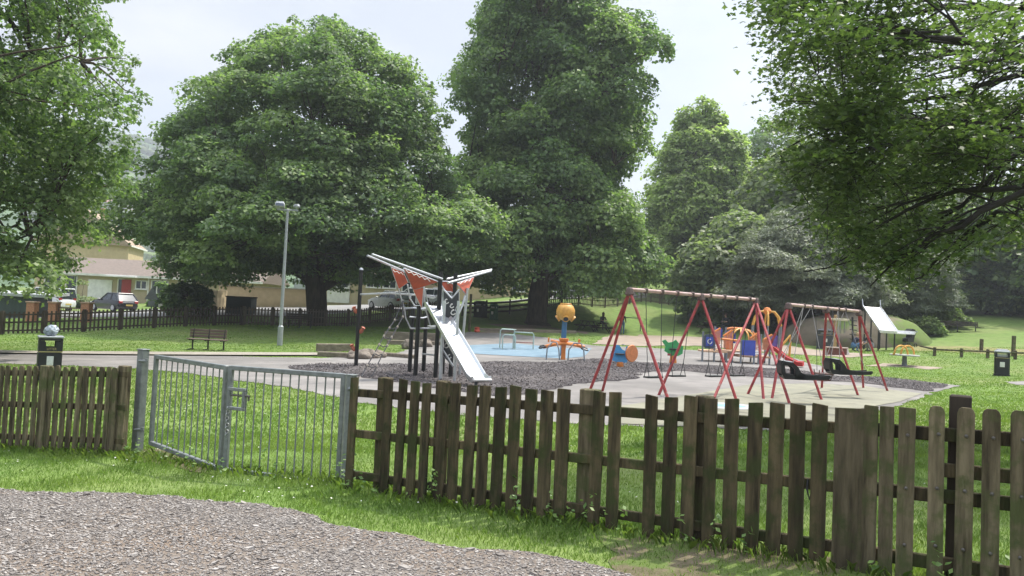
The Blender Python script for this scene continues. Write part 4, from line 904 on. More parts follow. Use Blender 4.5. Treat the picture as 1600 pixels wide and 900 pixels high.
h4 = bungalow('pale house further along the road behind the parked cars', gd(745, 477, 84), 14, 2.8, 4.6, 8, .1, CREAMW, ROOF); window(h4, -3, 1.6, 1.4, 1, 2); window(h4, 1, 1.6, 1.4, 1, 2); window(h4, 4.5, 1.6, 1.4, 1, 2)
# garden walls, garages, shed
def slab(name, lab, cat, a, b, h, m_, th=.25, cap=None):
    d = (b-a); o = thing(name, lab, cat, a, math.atan2(d.y, d.x)); ln = d.xy.length
    MB().box((ln/2, 0, h/2-.2), (ln, th, h+.4), None, .01).build('wall' if cat == 'wall' else 'body', m_, o)
    if cap: MB().box((ln/2, 0, h+.04), (ln+.1, th+.1, .08)).build('coping', cap, o)
    return o
slab('garden_wall', 'yellow garden wall between the grey garage doors and the tree trunk', 'wall', gd(340, 485, 62), gd(490, 482, 63), 1.75, CREAMW, cap=mat('stone_coping', (.4, .36, .28)))
g1 = slab('garage', 'yellow garage with a slate grey door right of the bungalow', 'garage', gd(306, 484, 58), gd(346, 484, 58), 1.5, CREAMW, 2)
MB().box((.95, -1.03, .7), (1.25, .05, 1.35)).build('door', mat('slate_door', (.06, .065, .08), rough=.6), g1)
g2 = slab('storage_shed', 'dark green storage shed behind the fence left of the tree trunk', 'shed', gd(357, 486, 56), gd(396, 485, 56), 1.15, mat('dark_green_paint', (.035, .05, .045), rough=.7), 1.2, DARKW)
g3 = slab('garden_shed', 'large dark green shed under the left tree', 'shed', gd(-70, 494, 49), gd(66, 492, 50), 1.55, mat('shed_green', (.045, .065, .055), (.035, .05, .042), rough=.8, scale=1, stretch=(6, 1, 1)), 3, None)
MB().box((2.9, 0, 1.66), (6.2, 3.4, .18), Matrix.Rotation(.05, 3, 'X')).build('roof', mat('pale_felt', (.4, .42, .42), rough=.9), g3)
slab('garden_wall', 'low grey garden wall in front of the bungalow bay window', 'wall', gd(248, 482, 63), gd(282, 482, 63), .5, mat('grey_stone', (.36, .34, .31)))
for px, lab in ((50, 'left orange brick gate pier beside the green shed'), (84, 'middle orange brick gate pier'), (135, 'right orange brick gate pier in front of the black car')):
    o = thing('brick_pier', lab, 'gate pier', gd(px, 494, 45.5)); MB().box((0, 0, .55), (.48, .48, 1.15), None, .01).build('column', BRICK, o); MB().box((0, 0, 1.15), (.56, .56, .08), None, .01).build('cap', mat('pier_cap', (.45, .3, .2)), o)
a, b = gd(90, 494, 45.5), gd(130, 494, 45.5); gt = thing('drive_gate', 'brown double drive gate between the middle and right brick piers', 'gate', a); W = (b-a).x; mb = MB()
mb.box((W/2, 0, .85), (W, .05, .06)).box((W/2, 0, .35), (W, .05, .06)).box((W/2-.04, 0, .55), (.05, .05, .9)).box((.0, 0, .55), (.05, .05, .9)).box((W, 0, .55), (.05, .05, .9)).build('frame', mat('rust_brown', (.16, .1, .08)), gt)
for k in range(12): MB().box((W*(k+.5)/12, 0, .6), (.02, .02, .5)).build('bar', mat('rust_brown', (.16, .1, .08)), gt)
# warning sign seen from behind
o = thing('road_sign', 'triangular road sign seen from behind on a grey pole', 'sign', gd(236, 490, 47)); MB().tube([(0, 0, 0), (0, 0, 2.0)], .035, 8).build('pole', mat('sign_grey', (.18, .19, .2)), o)
MB().prism([(-.44, -.05, 1.35), (.44, -.05, 1.35), (0, -.05, 2.12)], (0, .02, 0)).build('plate', mat('sign_back', (.16, .17, .17), rough=.6), o); MB().box((0, -.05, 1.12), (.42, .02, .30)).build('lower_plate', mat('sign_back', (.1, .1, .1)), o)

# ================================================================== CARS
def car(lab, p, rz, paint, L_=3.9, Wd=1.7, H_=1.48, group=None, van=False):
    t = thing('parked_car', lab, 'car', p, rz, group); tyre = mat('tyre', (.02, .02, .02), rough=.9); hw = Wd/2
    # body sections along x: (x, sill z, shoulder z, half width)
    S = [(-.5, .38, .62, .80), (-.47, .26, .78, .90), (-.36, .22, .88, .97), (-.2, .2, .93, 1), (.0, .2, .94, 1), (.2, .2, .92, 1), (.33, .22, .86, .97), (.44, .25, .72, .90), (.5, .36, .58, .76)]
    mb = MB(); rings = []
    for x, z0, z1, w in S:
        X_ = x*L_; w = w*hw; z1 = z1*H_/1.48+.02; rings.append([(X_, -w*.93, z0), (X_, -w, (z0+z1)*.5), (X_, -w*.93, z1), (X_, 0, z1+.04), (X_, w*.93, z1), (X_, w, (z0+z1)*.5), (X_, w*.93, z0), (X_, 0, z0-.02)])
    n = 8; mb.add([v for r in rings for v in r], [(i*n+j, i*n+(j+1) % n, (i+1)*n+(j+1) % n, (i+1)*n+j) for i in range(len(S)-1) for j in range(n)]+[tuple(range(n)), tuple((len(S)-1)*n+j for j in range(n))], True)
    mb.build('body', paint, t)
    zb = .92*H_/1.48; zt = H_; xr, xf = (-.47, .14) if not van else (-.49, .22); xr2, xf2 = (-.36, -.02) if not van else (-.47, .10)
    def cab(sx, w0, w1, z0, z1): 
        a = [(x*L_, y, z) for x, y, z in ((xr*sx, -w0, z0), (xf*sx, -w0, z0), (xf*sx, w0, z0), (xr*sx, w0, z0), (xr2*sx, -w1, z1), (xf2*sx, -w1, z1), (xf2*sx, w1, z1), (xr2*sx, w1, z1))]; return a
    mb = MB().add(cab(1, hw*.90, hw*.70, zb-.04, zt-.06), [(0, 1, 5, 4), (1, 2, 6, 5), (2, 3, 7, 6), (3, 0, 4, 7), (0, 3, 2, 1), (4, 5, 6, 7)]); mb.build('windows', GLASS, t)
    mb = MB(); c = cab(1, hw*.905, hw*.705, zb-.04, zt-.05); 
    for i in range(4): mb.bar(c[i], c[i+4], .07, .07)
    for s in (-1, 1):
        f = .45; A = Vector(c[0 if s < 0 else 3]).lerp(Vector(c[1 if s < 0 else 2]), f); B = Vector(c[4 if s < 0 else 7]).lerp(Vector(c[5 if s < 0 else 6]), f+.05); mb.bar(A, B, .07, .06)
    mb.box(((xr2+xf2)/2*L_, 0, zt-.02), ((xf2-xr2)*L_+.12, hw*1.42, .09), None, .04); mb.build('roof', paint, t)
    for x in (-.31, .31):
        for s in (-1, 1):
            R = Matrix.Rotation(PI/2, 3, 'X'); wl = thing('wheel', None, None, (x*L_, s*(hw-.1), .31)); del_ = None; wl.parent = t
            MB().lathe([(.24, -.1), (.31, -.08), (.31, .08), (.24, .1)], (0, 0, 0), 16, R).build('tyre', tyre, wl); MB().lathe([(.2, -.11), (.22, -.09), (.22, .09), (.2, .11)], (0, 0, 0), 12, R).build('rim', mat('alloy', (.5, .5, .52), rough=.4, metal=.5), wl)
    for s in (-1, 1): MB().box((-.475*L_, s*hw*.72, .80*H_/1.48), (.10, .28, .2), None, .03).build('tail_light', mat('tail_red', (.45, .03, .03), rough=.3), t); MB().box((.46*L_, s*hw*.66, .66*H_/1.48), (.16, .34, .15), None, .03).build('headlight', mat('lamp_clear', (.7, .7, .72), rough=.2), t)
    MB().box((-.502*L_, 0, .55), (.02, .52, .12)).build('number_plate', mat('plate_yellow', (.65, .5, .15)), t)
    for s in (-1, 1): MB().box((.12*L_, s*(hw+.06), zb+.04), (.12, .16, .12), None, .03).build('mirror', paint, t)
    return t
BLKP = mat('black_car_paint', (.018, .019, .024), rough=.22, spec=.6, coat=.5); WHP = mat('white_car_paint', (.72, .73, .74), rough=.3, coat=.4, spec=.5); SLV = mat('silver_car_paint', (.5, .52, .54), rough=.3, coat=.4, metal=.2)
car('black hatchback parked beyond the fence in front of the bungalow', gd(177, 487, 58), PI-.55, BLKP, 3.95, 1.7, 1.42)
car('silver van half hidden by the left tree beside the shed', gd(72, 480, 60), PI-.3, WHP, 4.4, 1.8, 1.75, van=True)
car('white hatchback nearest the domed tree trunk beyond the fence', gd(608, 478, 61), PI-.75, WHP, 3.9, 1.7, 1.45, 'white cars by the yellow house')
car('white car parked behind the white hatchback', gd(640, 476, 65), PI-.35, WHP, 4.4, 1.75, 1.5, 'white cars by the yellow house')
car('silver car beyond the slide tower rails', gd(672, 479, 63), PI-.5, SLV, 4.2, 1.75, 1.5)
car('white hatchback on the road right of the tall tree', gd(924, 464, 76), .4, WHP, 3.9, 1.7, 1.45)
car('pale car tucked left of the white hatchback beyond the tall tree', gd(896, 466, 75), .5, SLV, 4.0, 1.7, 1.4)
# ================================================================== PLAY EQUIPMENT
REDP = mat('faded_red_paint', (.42, .06, .06), (.24, .04, .045), rough=.55, scale=9, col3=(.30, .15, .13), scale3=7, clip3=(.6, .66), spec=.4)
PINKG = mat('worn_bar_paint', (.55, .42, .38), (.42, .26, .23), rough=.55, scale=5, spec=.4)
CHAIN = mat('chain_steel', (.05, .053, .055), rough=.7, metal=0); RUST = mat('brown_clamp', (.12, .08, .07), rough=.7)
ORANGE = mat('orange_paint', (.72, .24, .05), (.6, .19, .04), rough=.5, scale=5); YELO = mat('yellow_orange_plastic', (.70, .37, .07), (.50, .25, .04), rough=.5, scale=4)
BLUEP = mat('blue_panel', (.055, .085, .42), (.04, .065, .33), rough=.5, scale=4); GREYP = mat('post_grey', (.20, .22, .24), rough=.5)
POLEB = mat('pole_black', (.012, .012, .013), rough=.4); SILV = mat('silver_tube', (.62, .64, .66), (.52, .54, .56), rough=.35, metal=.6, scale=6); CHUTE = mat('chute_steel', (.66, .68, .70), (.58, .60, .62), rough=.28, metal=.85, scale=1.5)
CORAL = mat('coral_panel', (.66, .15, .08), (.46, .11, .07), rough=.55, scale=3); CHAR = mat('charcoal_panel', (.055, .06, .065), (.045, .05, .055), rough=.6, scale=30)

def swing_frame(lab, tops, feet, nm='swing_set'):
    """tops: bar points; feet: list of (top index, foot point)"""
    c = sum((f for _, f in feet), Vector())/len(feet); t = thing(nm, lab, 'swing set', c, 0, 'red swing frames')
    MB().tube(tops, .045, 10).build('top_bar', PINKG, t, world=True)
    for i, f in feet: MB().tube([tops[i]+V(0, 0, -.04), tops[i].lerp(f, .5), f], .035, 8).build('leg', REDP, t, world=True)
    for p in (tops[0], tops[len(tops)//2], tops[-1]): MB().box(p+V(0, 0, -.05), (.19, .19, .20), Matrix.Rotation(.55, 3, 'Z'), .04, .7).build('bracket', RUST, t, world=True)
    return t
def hung(px_t, px_b, T, side):
    pass
f1 = [gp(921, 612), gp(941, 612), gp(1047, 633)]; y1 = (f1[0].y+f1[2].y)/2
f3 = [gp(1115, 624), gp(1193, 625), gp(1234, 632)]
T1 = P(984, 449, y1); T3 = P(1181, 471, gp(1193, 618).y+.4); T3.z = T1.z = (T1.z+T3.z)/2; T2 = T1.lerp(T3, .53)
f2 = [gp(1029, 618), gp(1151, 627)]
swing_frame('large red swing frame carrying four flat seats nearest the fence', [T1, T1.lerp(T3, .27), T2, T1.lerp(T3, .77), T3], [(0, f1[0]), (0, f1[1]), (0, f1[2]), (2, f2[0]), (2, f2[1]), (4, f3[0]), (4, f3[1]), (4, f3[2])])
q = lambda a, b: gp(a, b)
g1_ = [q(1168, 617), q(1206, 624), q(1284, 626)]; g2_ = [q(1284, 607), q(1341, 619)]; g3_ = [q(1349, 607), q(1387, 612)]
U1 = P(1232, 475, (g1_[0].y+g1_[2].y)/2+.6); U3 = P(1342, 487, (g3_[0].y+g3_[1].y)/2-.2); U1.z = U3.z = (U1.z+U3.z)/2; U2 = U1.lerp(U3, .5)
swing_frame('smaller red swing frame carrying the black bucket seats', [U1, U1.lerp(U3, .25), U2, U1.lerp(U3, .75), U3], [(0, g1_[0]), (0, g1_[1]), (0, g1_[2]), (2, g2_[0]), (2, g2_[1]), (4, g3_[0]), (4, g3_[1])])
def chain(mb, a, b, r=.009, sag=.0):
    n = 12; mb.tube([a.lerp(b, i/n)+V((i % 2)*.006, 0, 0) for i in range(n+1)], r, 5)
def flat_swing(s, seat_h, swing, lab, bar=(T1, T3), wd=.24):
    bd = (bar[1]-bar[0]).normalized(); pp2 = V(-bd.y, bd.x, 0)*(-1 if V(-bd.y, bd.x, 0).y > 0 else 1)
    top = bar[0].lerp(bar[1], s); g = tz(top.x, top.y)+seat_h; c = V(top.x, top.y, g)+pp2*swing
    t = thing('swing', lab, 'swing', c, 0, 'flat swings on the large frame'); mb = MB(); pl = [c+bd*x+pp2*y for x, y in ((-wd, -.09), (wd, -.09), (wd, .09), (-wd, .09))]; mb.prism(pl, (0, 0, .035)); mb.build('seat', BLACK, t, world=True)
    for k in (-1, 1):
        ch = MB(); j = c+bd*(wd-.02)*k+V(0, 0, .34); chain(ch, top+bd*(wd+.03)*k-V(0, 0, .05), j); ch.tube([j, c+bd*(wd-.02)*k+pp2*.08, ], .009, 5).tube([j, c+bd*(wd-.02)*k-pp2*.08], .009, 5)
        ch.build('chain', CHAIN, t, world=True); MB().box(top+bd*(wd+.03)*k, (.11, .11, .13), None, .02).build('hanger', RUST, t, world=True)
for s, sw, lab in ((.17, .1, 'leftmost flat black swing seat on the large frame'), (.40, -.15, 'second flat swing seat from the left on the large frame'), (.66, .0, 'third flat swing seat from the left on the large frame'), (.88, -.1, 'rightmost flat swing seat on the large frame')): flat_swing(s, .48, sw, lab, wd=.25)
def bucket(s, lab, seatpos, yaw, ln=1.35):
    top = U1.lerp(U3, s); t = thing('bucket_swing', lab, 'swing', seatpos, yaw, 'long black moulded swing seats')
    # moulded chair: high back hoop at the left end, low tongue to the right
    mb = MB(); prof = [(-.62, .10), (-.64, .34), (-.56, .46), (-.30, .42), (-.16, .30), (-.08, .16), (.05, .10), (.45, .09), (.70, .12), (.74, .07), (.70, .01), (.30, -.03), (-.30, -.05), (-.52, -.02)]
    prof = []; t.scale = (ln/1.35,)*3
    for y0, y1 in ((-.27, -.19), (.19, .27)):
        # side wall with an opening: outline strips
        outer = prof; inner = [(-.50, .10), (-.53, .30), (-.47, .36), (-.34, .33), (-.26, .22), (-.24, .08)]
        n = len(outer)
        mb.prism([(x, (y0+y1)/2, z) for x, z in [(-.62, .10), (-.64, .34), (-.56, .46), (-.53, .30), (-.50, .10)]], (0, y1-y0, 0))
        mb.prism([(x, (y0+y1)/2, z) for x, z in [(-.56, .46), (-.30, .42), (-.16, .30), (-.26, .24), (-.34, .33), (-.53, .33)]], (0, y1-y0, 0))
        mb.prism([(x, (y0+y1)/2, z) for x, z in [(-.26, .24), (-.16, .30), (-.08, .16), (.05, .10), (.02, -.04), (-.24, -.04)]], (0, y1-y0, 0))
        mb.prism([(x, (y0+y1)/2, z) for x, z in [(-.62, .12), (-.24, .08), (.0, .10), (.45, .09), (.72, .12), (.74, .06), (.68, .0), (.30, -.03), (-.30, -.05), (-.54, -.02)]], (0, y1-y0, 0))
    mb.prism([(-.62, 0, .10), (-.64, 0, .34), (-.60, 0, .46), (-.55, 0, .46), (-.57, 0, .10)], (0, .46, 0)).prism([(-.56, 0, .02), (.70, 0, .05), (.70, 0, .0), (-.5, 0, -.05)], (0, .46, 0)); mb.build('seat_shell', BLACK, t)
    MB().box((-.45, 0, .43), (.30, .46, .05), None, .02).build('seat_pad', mat('pad_grey', (.16, .19, .21), rough=.5), t)
    cz_ = world_of(t); bd = (U3-U1).normalized()
    for x, z, k in ((-.58, .44, -1), (-.30, .42, -1), (-.58, .44, 1), (.70, .10, 1)):
        y = -.23 if k < 0 else .23; MB().tube([top+bd*.26*k, cz_@Vector((x, y, z))], .008, 5).build('chain', CHAIN, t, world=True)
    for k in (-1, 1): MB().box(top+bd*.26*k, (.11, .11, .13), None, .02).build('hanger', RUST, t, world=True)
s1 = P(1252, 590, 18.3); s2 = P(1322, 583, 20.6)
bucket(.24, 'left of the two long black moulded swing seats', s1, -.10, 1.12)
bucket(.72, 'right of the two long black moulded swing seats', s2, -.05, 1.12)
# toddler cradle swing between them
c = P(1286, 596, 21.5); t = thing('cradle_swing', 'small rusty cradle swing hanging between the two black bucket seats', 'swing', c); top = U1.lerp(U3, .47)
MB().box((0, 0, .05), (.3, .3, .04), None, .01).box((0, 0, .22), (.42, .42, .04), None, .01).build('seat', mat('cradle_brown', (.13, .06, .05), rough=.6), t)
for x in (-.15, .15):
    for y in (-.15, .15): MB().tube([(x, y, .05), (x*1.2, y*1.2, .22), (x*1.25, y*1.25, .32)], .015, 5).build('stay', RUST, t)
for k in (-1, 1): MB().tube([top+V(.25*k, 0, 0), c+V(.18*k, 0, .3)], .008, 5).build('chain', CHAIN, t, world=True)

# ---------------------------------------------------------------- slide tower
TD = 21.5
tw = thing('climbing_tower', 'winged climbing tower with coral panels and a long steel slide', 'climbing frame', gd(680, 590, TD))
def W2(px, py, d=TD): return P(px, py, d)
for (x0, y0, x1, y1, d) in [(639.7,583,645.6,459,22.6),(648.7,590,658,478,21.4),(661.5,580,668,464,23.0),(680,592,692.6,425,21.0),(691,584,699,430,22.3),(703.6,590,714,427,21.5)]:
    b0 = gd(x0, y0, d); t0 = P(x1, y1, d); MB().tube([b0, V(b0.x, d, t0.z)], .062, 10).build('pole', POLEB, tw, world=True)
for (x0, y0, x1, y1, d) in [(688,593,694,470,20.6),(710,597,716,470,20.3),(718,585,733,450,22.3)]:
    b0 = gd(x0, y0, d); t0 = P(x1, y1, d); MB().tube([b0, V(b0.x+(.1 if x0 == 718 else 0), d, t0.z)], .05 if x0 < 700 else .04, 10).build('silver_post', SILV, tw, world=True)
for pts in [[(581,397.5,19.2),(691,436,20.9)],[(574,399.5,20.2),(629.5,423,21.4),(668,440,22.2)],[(698.5,436,22.2),(768,421.5,24)],[(700,442,21),(767,423.5,23)]]:
    MB().tube([P(*q_) for q_ in pts], .032, 10).build('wing_tube', SILV, tw, world=True)
def panel(pts, m_, nm='panel', th=.04, frame=True):
    w_ = [P(*q_) for q_ in pts]; n = (w_[1]-w_[0]).cross(w_[2]-w_[0]).normalized(); pn = MB().prism(w_, n*th).build(nm, m_, tw, world=True)
    if frame:
        b_ = MB(); [b_.tube([w_[i], w_[(i+1) % len(w_)]], .019, 6) for i in range(len(w_))]; b_.build('panel_frame', SILV, pn, world=True)
    return pn, w_
p1, _ = panel([(631,419,20.2),(684,440,20.9),(646,452,20.9)], CORAL, 'coral_panel')
panel([(611.6,418,21.4),(629.5,425,21.6),(637,441,21.8),(623,451,21.8)], CORAL, 'coral_panel')
panel([(646,453.5,20.9),(661.5,449.5,20.9),(659,481,20.9)], CORAL, 'coral_panel')
panel([(740,433.7,22.8),(713,443,22),(728,460,22.3)], CORAL, 'coral_panel'); panel([(686,439,21.6),(700,440,21.6),(712,446,21.8),(712,458,21.8),(696,455,21.6)], CORAL, 'coral_panel')
# white wave along the top of the big wing panels
def wave(a, b, n, amp, par):
    b_ = MB(); pts = [P(a[0]+(b[0]-a[0])*i/n, a[1]+(b[1]-a[1])*i/n+(amp if i % 2 else 0), a[2]+(b[2]-a[2])*i/n-.04) for i in range(n+1)]
    b_.tube(pts, .012, 5); o = b_.build('white_wave', WHITE, tw, world=True)
wave((634,421.5,20.2), (672,437,20.75), 9, 3.2, p1); wave((614,421.5,21.4), (630,427,21.5), 5, 2.6, p1); wave((716,442,22.0), (736,436,22.6), 6, 2.4, p1)
panel([(693,452,20.8),(706,466,20.8),(717,456,20.8),(717,470,20.8),(711,484,20.8),(717,496,20.8),(704,504,20.8),(693,490,20.8)], CHAR, 'charcoal_panel'); panel([(690,520,20.7),(699,515,20.7),(704,545,20.7),(709,553,20.7),(707,572,20.7),(688,550,20.7)], CHAR, 'charcoal_panel')
for cx, cy, r_ in ((697.5,471,3.5),(708,488,3.8),(697,540,3.5),(706,478,3),(702,557,3)):
    b_ = MB(); b_.tube([P(cx+r_*math.cos(a)*(1 if a < 3 else .6), cy+r_*math.sin(a), 20.66) for a in np.linspace(.3, 5.4, 9)], .016, 5); b_.build('swirl', WHITE, tw, world=True)
for pts in [[(693,452,20.7),(706,466,20.7),(718,452,20.7)],[(704,504,20.7),(712,494,20.7),(716,484,20.7)],[(688,551,20.6),(693,548,20.6),(708,572,20.6)],[(711,502,20.7),(722,478,20.9),(727,462,21)]]:
    MB().tube([P(*q_) for q_ in pts], .03, 6).build('silver_trim', SILV, tw, world=True)
# decks and rungs
for pts in [[(674,513,21.5),(688,511,21.3),(686,509,22.2),(668,510,22.4)],[(660,484,21.6),(686,482,21.3),(685,480,22.2),(655,481,22.6)]]:
    w_ = [P(*q_) for q_ in pts]; MB().prism(w_, (0, 0, .05)).build('deck', SILV, tw, world=True)
for pts in [[(632,482,22),(646,481,21.6),(668,484,21.6)],[(640,495,22.4),(660,497,22.6),(668,495,22.8)],[(642,513,22.2),(655,513,21.5),(672,513,21.5)],[(660,553,22.8),(680,555,21.2)],[(663,462,22.6),(676,466,22),(683,462,21.4)]]:
    MB().tube([P(*q_) for q_ in pts], .028, 6).build('rung', SILV, tw, world=True)
for pts in [[(623,451,21.6),(628,470,21.8),(632,482,21.9),(634,497,22),(641,512,22.1),(655,515,21.6)],[(637,445,21.8),(640,465,22),(648,478,22),(658,478,21.6)],[(663,450,21.2),(668,470,21.2),(666,486,21.2),(672,508,21.4)]]:
    MB().tube([P(*q_) for q_ in pts], .022, 6).build('bent_rail', SILV, tw, world=True)
# slide
a_, b_ = P(668, 479, 21.2), P(686, 477, 21.0); base_ = gd(753, 598, 18.9); wd = .46; dirx = (b_-a_).xy.normalized(); tv_ = ((a_+b_)/2).xy; sl = (base_.xy-tv_); sn = sl.normalized(); px_ = V(-sn.y, sn.x, 0)
if px_.x < 0: px_ = -px_
z_t = (a_.z+b_.z)/2; pr = [(0, z_t), (.04, z_t-.01), (.9, base_.z+.24), (.97, base_.z+.17), (1.0, base_.z+.20)]
ctr = [V(tv_.x+sl.x*s, tv_.y+sl.y*s, z) for s, z in pr]; mb = MB(); vs = []; off = [(-wd/2-.05, .09), (-wd/2-.02, .10), (-wd/2+.03, .02), (-wd*.2, 0), (wd*.2, 0), (wd/2-.03, .02), (wd/2+.02, .10), (wd/2+.05, .09), (wd/2+.04, -.04), (-wd/2-.04, -.04)]
for c in ctr: vs += [c+px_*x+V(0, 0, z) for x, z in off]
n = len(off); mb.add(vs, [(i*n+j, i*n+(j+1) % n, (i+1)*n+(j+1) % n, (i+1)*n+j) for i in range(len(ctr)-1) for j in range(n)]+[tuple(range(n)), tuple((len(ctr)-1)*n+j for j in range(n))])
mb.build('slide_chute', CHUTE, tw, world=True)
e = ctr[-1]; MB().bar(e-px_*.27+V(0, 0, 0), e+px_*.27+V(0, 0, .0), .12, .07, bev=.02).build('slide_lip', WHITE, tw, world=True)
MB().tube([V(ctr[2].x, ctr[2].y, tz(ctr[2].x, ctr[2].y)), ctr[2]-V(0, 0, .03)], .04, 8).build('slide_leg', GREYP, tw, world=True)
for k in (-1, 1): MB().tube([ctr[0]+px_*(wd/2+.04)*k+V(0, 0, .1), ctr[0]+px_*(wd/2+.04)*k+V(-.05, .05, .5), ctr[0]+px_*(wd/2+.04)*k+V(-.3, .5, .5)], .024, 6).build('slide_rail', SILV, tw, world=True)
# rope ladder
ropes = [([(617,500,21.6),(600,525,21),(585,552,20.7)], (563,586,20.3)), ([(629.5,495,21.6),(612,527,21),(598,553,20.7)], (580,587,20.3))]
RP = []
for pts, ft in ropes:
    w_ = [P(630, 470, 21.8)]+[P(*q_) for q_ in pts]+[gd(*ft)]; RP.append(w_); MB().tube(w_, .016, 5).build('rope', mat('rope_dark', (.09, .09, .095), rough=.9), tw, world=True)
for k in range(1, 5):
    for s in (0, .5):
        if k == 4 and s: continue
        a = RP[0][k].lerp(RP[0][min(k+1, 4)], s); b = RP[1][k].lerp(RP[1][min(k+1, 4)], s); MB().tube([a, (a+b)/2+V(0, 0, -.05), b], .014, 5).build('rope_rung', mat('rope_dark', (.09,)*3), tw, world=True)
        for e_ in (a, b): MB().lathe([(.02, -.04), (.035, 0), (.02, .04)], e_, 6).build('rope_joint', mat('pale_joint', (.55, .48, .4)), tw, world=True)
# separate black pole with climbing holds and long bar
fp = gp(556, 573); tp_ = P(566, 422, fp.y); MB().tube([fp, V(fp.x+.0, fp.y, tp_.z)], .062, 10).build('holds_pole', POLEB, tw, world=True); MB().lathe([(.07, 0), (.06, .05), (.02, .07)], V(fp.x, fp.y, tp_.z), 10).build('pole_cap', SILV, tw, world=True)
zb_ = P(562, 460, fp.y); MB().tube([V(fp.x, fp.y, zb_.z), P(610, 458, 22.6), P(680, 463, 21.4)], .03, 8).build('long_bar', SILV, tw, world=True)
for py, sx in ((484, -1), (515, 1), (543, -1)):
    c = P(559, py, fp.y); c.x = fp.x+.13*sx; MB().lathe([(.03, -.13), (.07, -.05), (.05, .03), (.08, .08), (.02, .11)], c, 7, Matrix.Rotation(.5*sx, 3, 'Y')).build('climbing_hold', mat('hold_orange', (.45, .13, .07), rough=.6), tw, world=True)

# ---------------------------------------------------------------- toddler multiplay unit
UD = 35.5; uo = gd(1165, 567, UD); s_ = UD/F; un = thing('toddler_climbing_unit', 'low toddler play unit with blue panels, orange rails and a red slide', 'climbing frame', uo)
def u(px, py, y=0): return V((px-1165)*s_, y, max(0, (567-py)*s_))
for px, y, top in [(1092,-.6,521),(1110,-.6,524),(1120,.5,512),(1129,-.6,552),(1138,-.6,552),(1148,-.9,531),(1168,-.9,531),(1176,-.8,552),(1181,-.6,521),(1179,.6,516),(1195,-.6,524),(1199,.4,521),(1211,-.4,520),(1139,.7,513),(1207,-.4,552)]:
    MB().tube([u(px, 568, y)-V(0, 0, .1), u(px, top, y)], .045, 8).build('post', GREYP, un)
def upan(pts, m_, y, nm): 
    w_ = [u(a, b, y) for a, b in pts]; return MB().prism(w_, (0, .04, 0)).build(nm, m_, un)
upan([(1093,528),(1096,525),(1107,525),(1110,528),(1110,543),(1107,547),(1095,547),(1093,543)], mat('navy_frame', (.07, .09, .13)), -.66, 'navy_panel'); upan([(1096,529),(1106,529),(1107,533),(1107,540),(1105,543),(1096,543)], BLUEP, -.69, 'blue_panel')
b_ = MB(); b_.tube([u(1101.5+3.2*math.cos(a), 536+3.6*math.sin(a), -.73) for a in np.linspace(0, 5.2, 10)], .02, 5); b_.build('swirl', WHITE, un)
upan([(1121,515),(1132,515),(1132,530),(1121,530)], BLUEP, .5, 'blue_panel'); upan([(1139,522),(1143,518),(1148,516),(1152,519),(1154,524),(1154,538),(1139,538)], BLUEP, .62, 'blue_panel')
upan([(1149,531),(1169,531),(1169,554),(1149,554)], BLUEP, -.95, 'blue_panel'); upan([(1198,522),(1210,522),(1210,542),(1198,541)], mat('violet_panel', (.16, .13, .42)), -.3, 'violet_panel')
for pts, y in ([(1108,524),(1121,515)],-.3), ([(1126,527),(1139,517)],-.3), ([(1120,531),(1150,533)],-.6), ([(1165,528),(1178,518)],-.6), ([(1187,529),(1199,521)],-.5), ([(1142,516),(1150,514),(1168,514),(1182,518),(1190,525)],.9), ([(1106,526),(1112,536)],-.6):
    MB().tube([u(a, b, y) for a, b in pts], .05, 8).build('orange_rail', ORANGE, un)
for x0, x1, ya, yb in ((1109,1120,521,540),(1127,1139,526,545),(1165,1178,527,545),(1187,1197,528,545)):
    mb = MB(); n_ = 6
    for k in range(n_+1):
        t_ = k/n_; mb.box(u(x0+(x1-x0)*t_, (ya-(ya-514)*.5*t_+yb)/2, -.35), (.035, .03, abs(yb-ya+(ya-514)*.5*t_)*s_))
    mb.build('railing', mat('pinkish_orange', (.66, .27, .14), rough=.6), un)
for x0, x1, py in ((1093,1130,551),(1147,1197,556),(1113,1160,549)):
    MB().box(u((x0+x1)/2, py, -.1), ((x1-x0)*s_, 1.1, .09), None, .02).build('platform', mat('platform_cream', (.68, .44, .28)), un)
for x0, x1 in ((1112,1124),(1171,1183)):
    mb = MB()
    for k in range(4): mb.box(u((x0+x1)/2+k*.8, 552-k*3.2, -.5+.2*k), ((x1-x0)*s_, .25, .05), Matrix.Rotation(-.2, 3, 'Y'))
    mb.build('steps', mat('pale_step', (.6, .62, .66)), un)
b_ = MB()
for k in range(5): b_.tube(arc(u(1160, 530, .4), .62, 0, PI, 10, (math.cos(k*.63), math.sin(k*.63), 0), (0, 0, .75)), .035, 6)
b_.build('orange_dome', YELO, un)
b_ = MB()
for k in range(7): b_.box(u(1132+k*1.6, 548, -.2), (.03, .04, .8))
b_.build('orange_ladder', ORANGE, un)
ch_ = MB(); cs_ = [u(1200, 542, -.5), u(1205, 546, -.7), u(1218, 558, -1.0), u(1230, 564, -1.3), u(1237, 564, -1.4)]; vs = []
for c in cs_: vs += [c+V(x*.5, x, z) for x, z in ((-.28, .16), (-.2, .0), (.2, 0), (.28, .16), (.3, .14), (.22, -.05), (-.22, -.05), (-.3, .14))]
n = 8; ch_.add(vs, [(i*n+j, i*n+(j+1) % n, (i+1)*n+(j+1) % n, (i+1)*n+j) for i in range(4) for j in range(n)]+[tuple(range(n)), tuple(4*n+j for j in range(n))]); ch_.build('slide', mat('red_plastic', (.55, .04, .035), rough=.4), un)
MB().tube([u(1211, 545, -.3), u(1224, 528, -.3), u(1230, 521, -.2), u(1231, 530, -.2), u(1230, 566, -.2)], .05, 8).build('yellow_handrail', YELO, un)
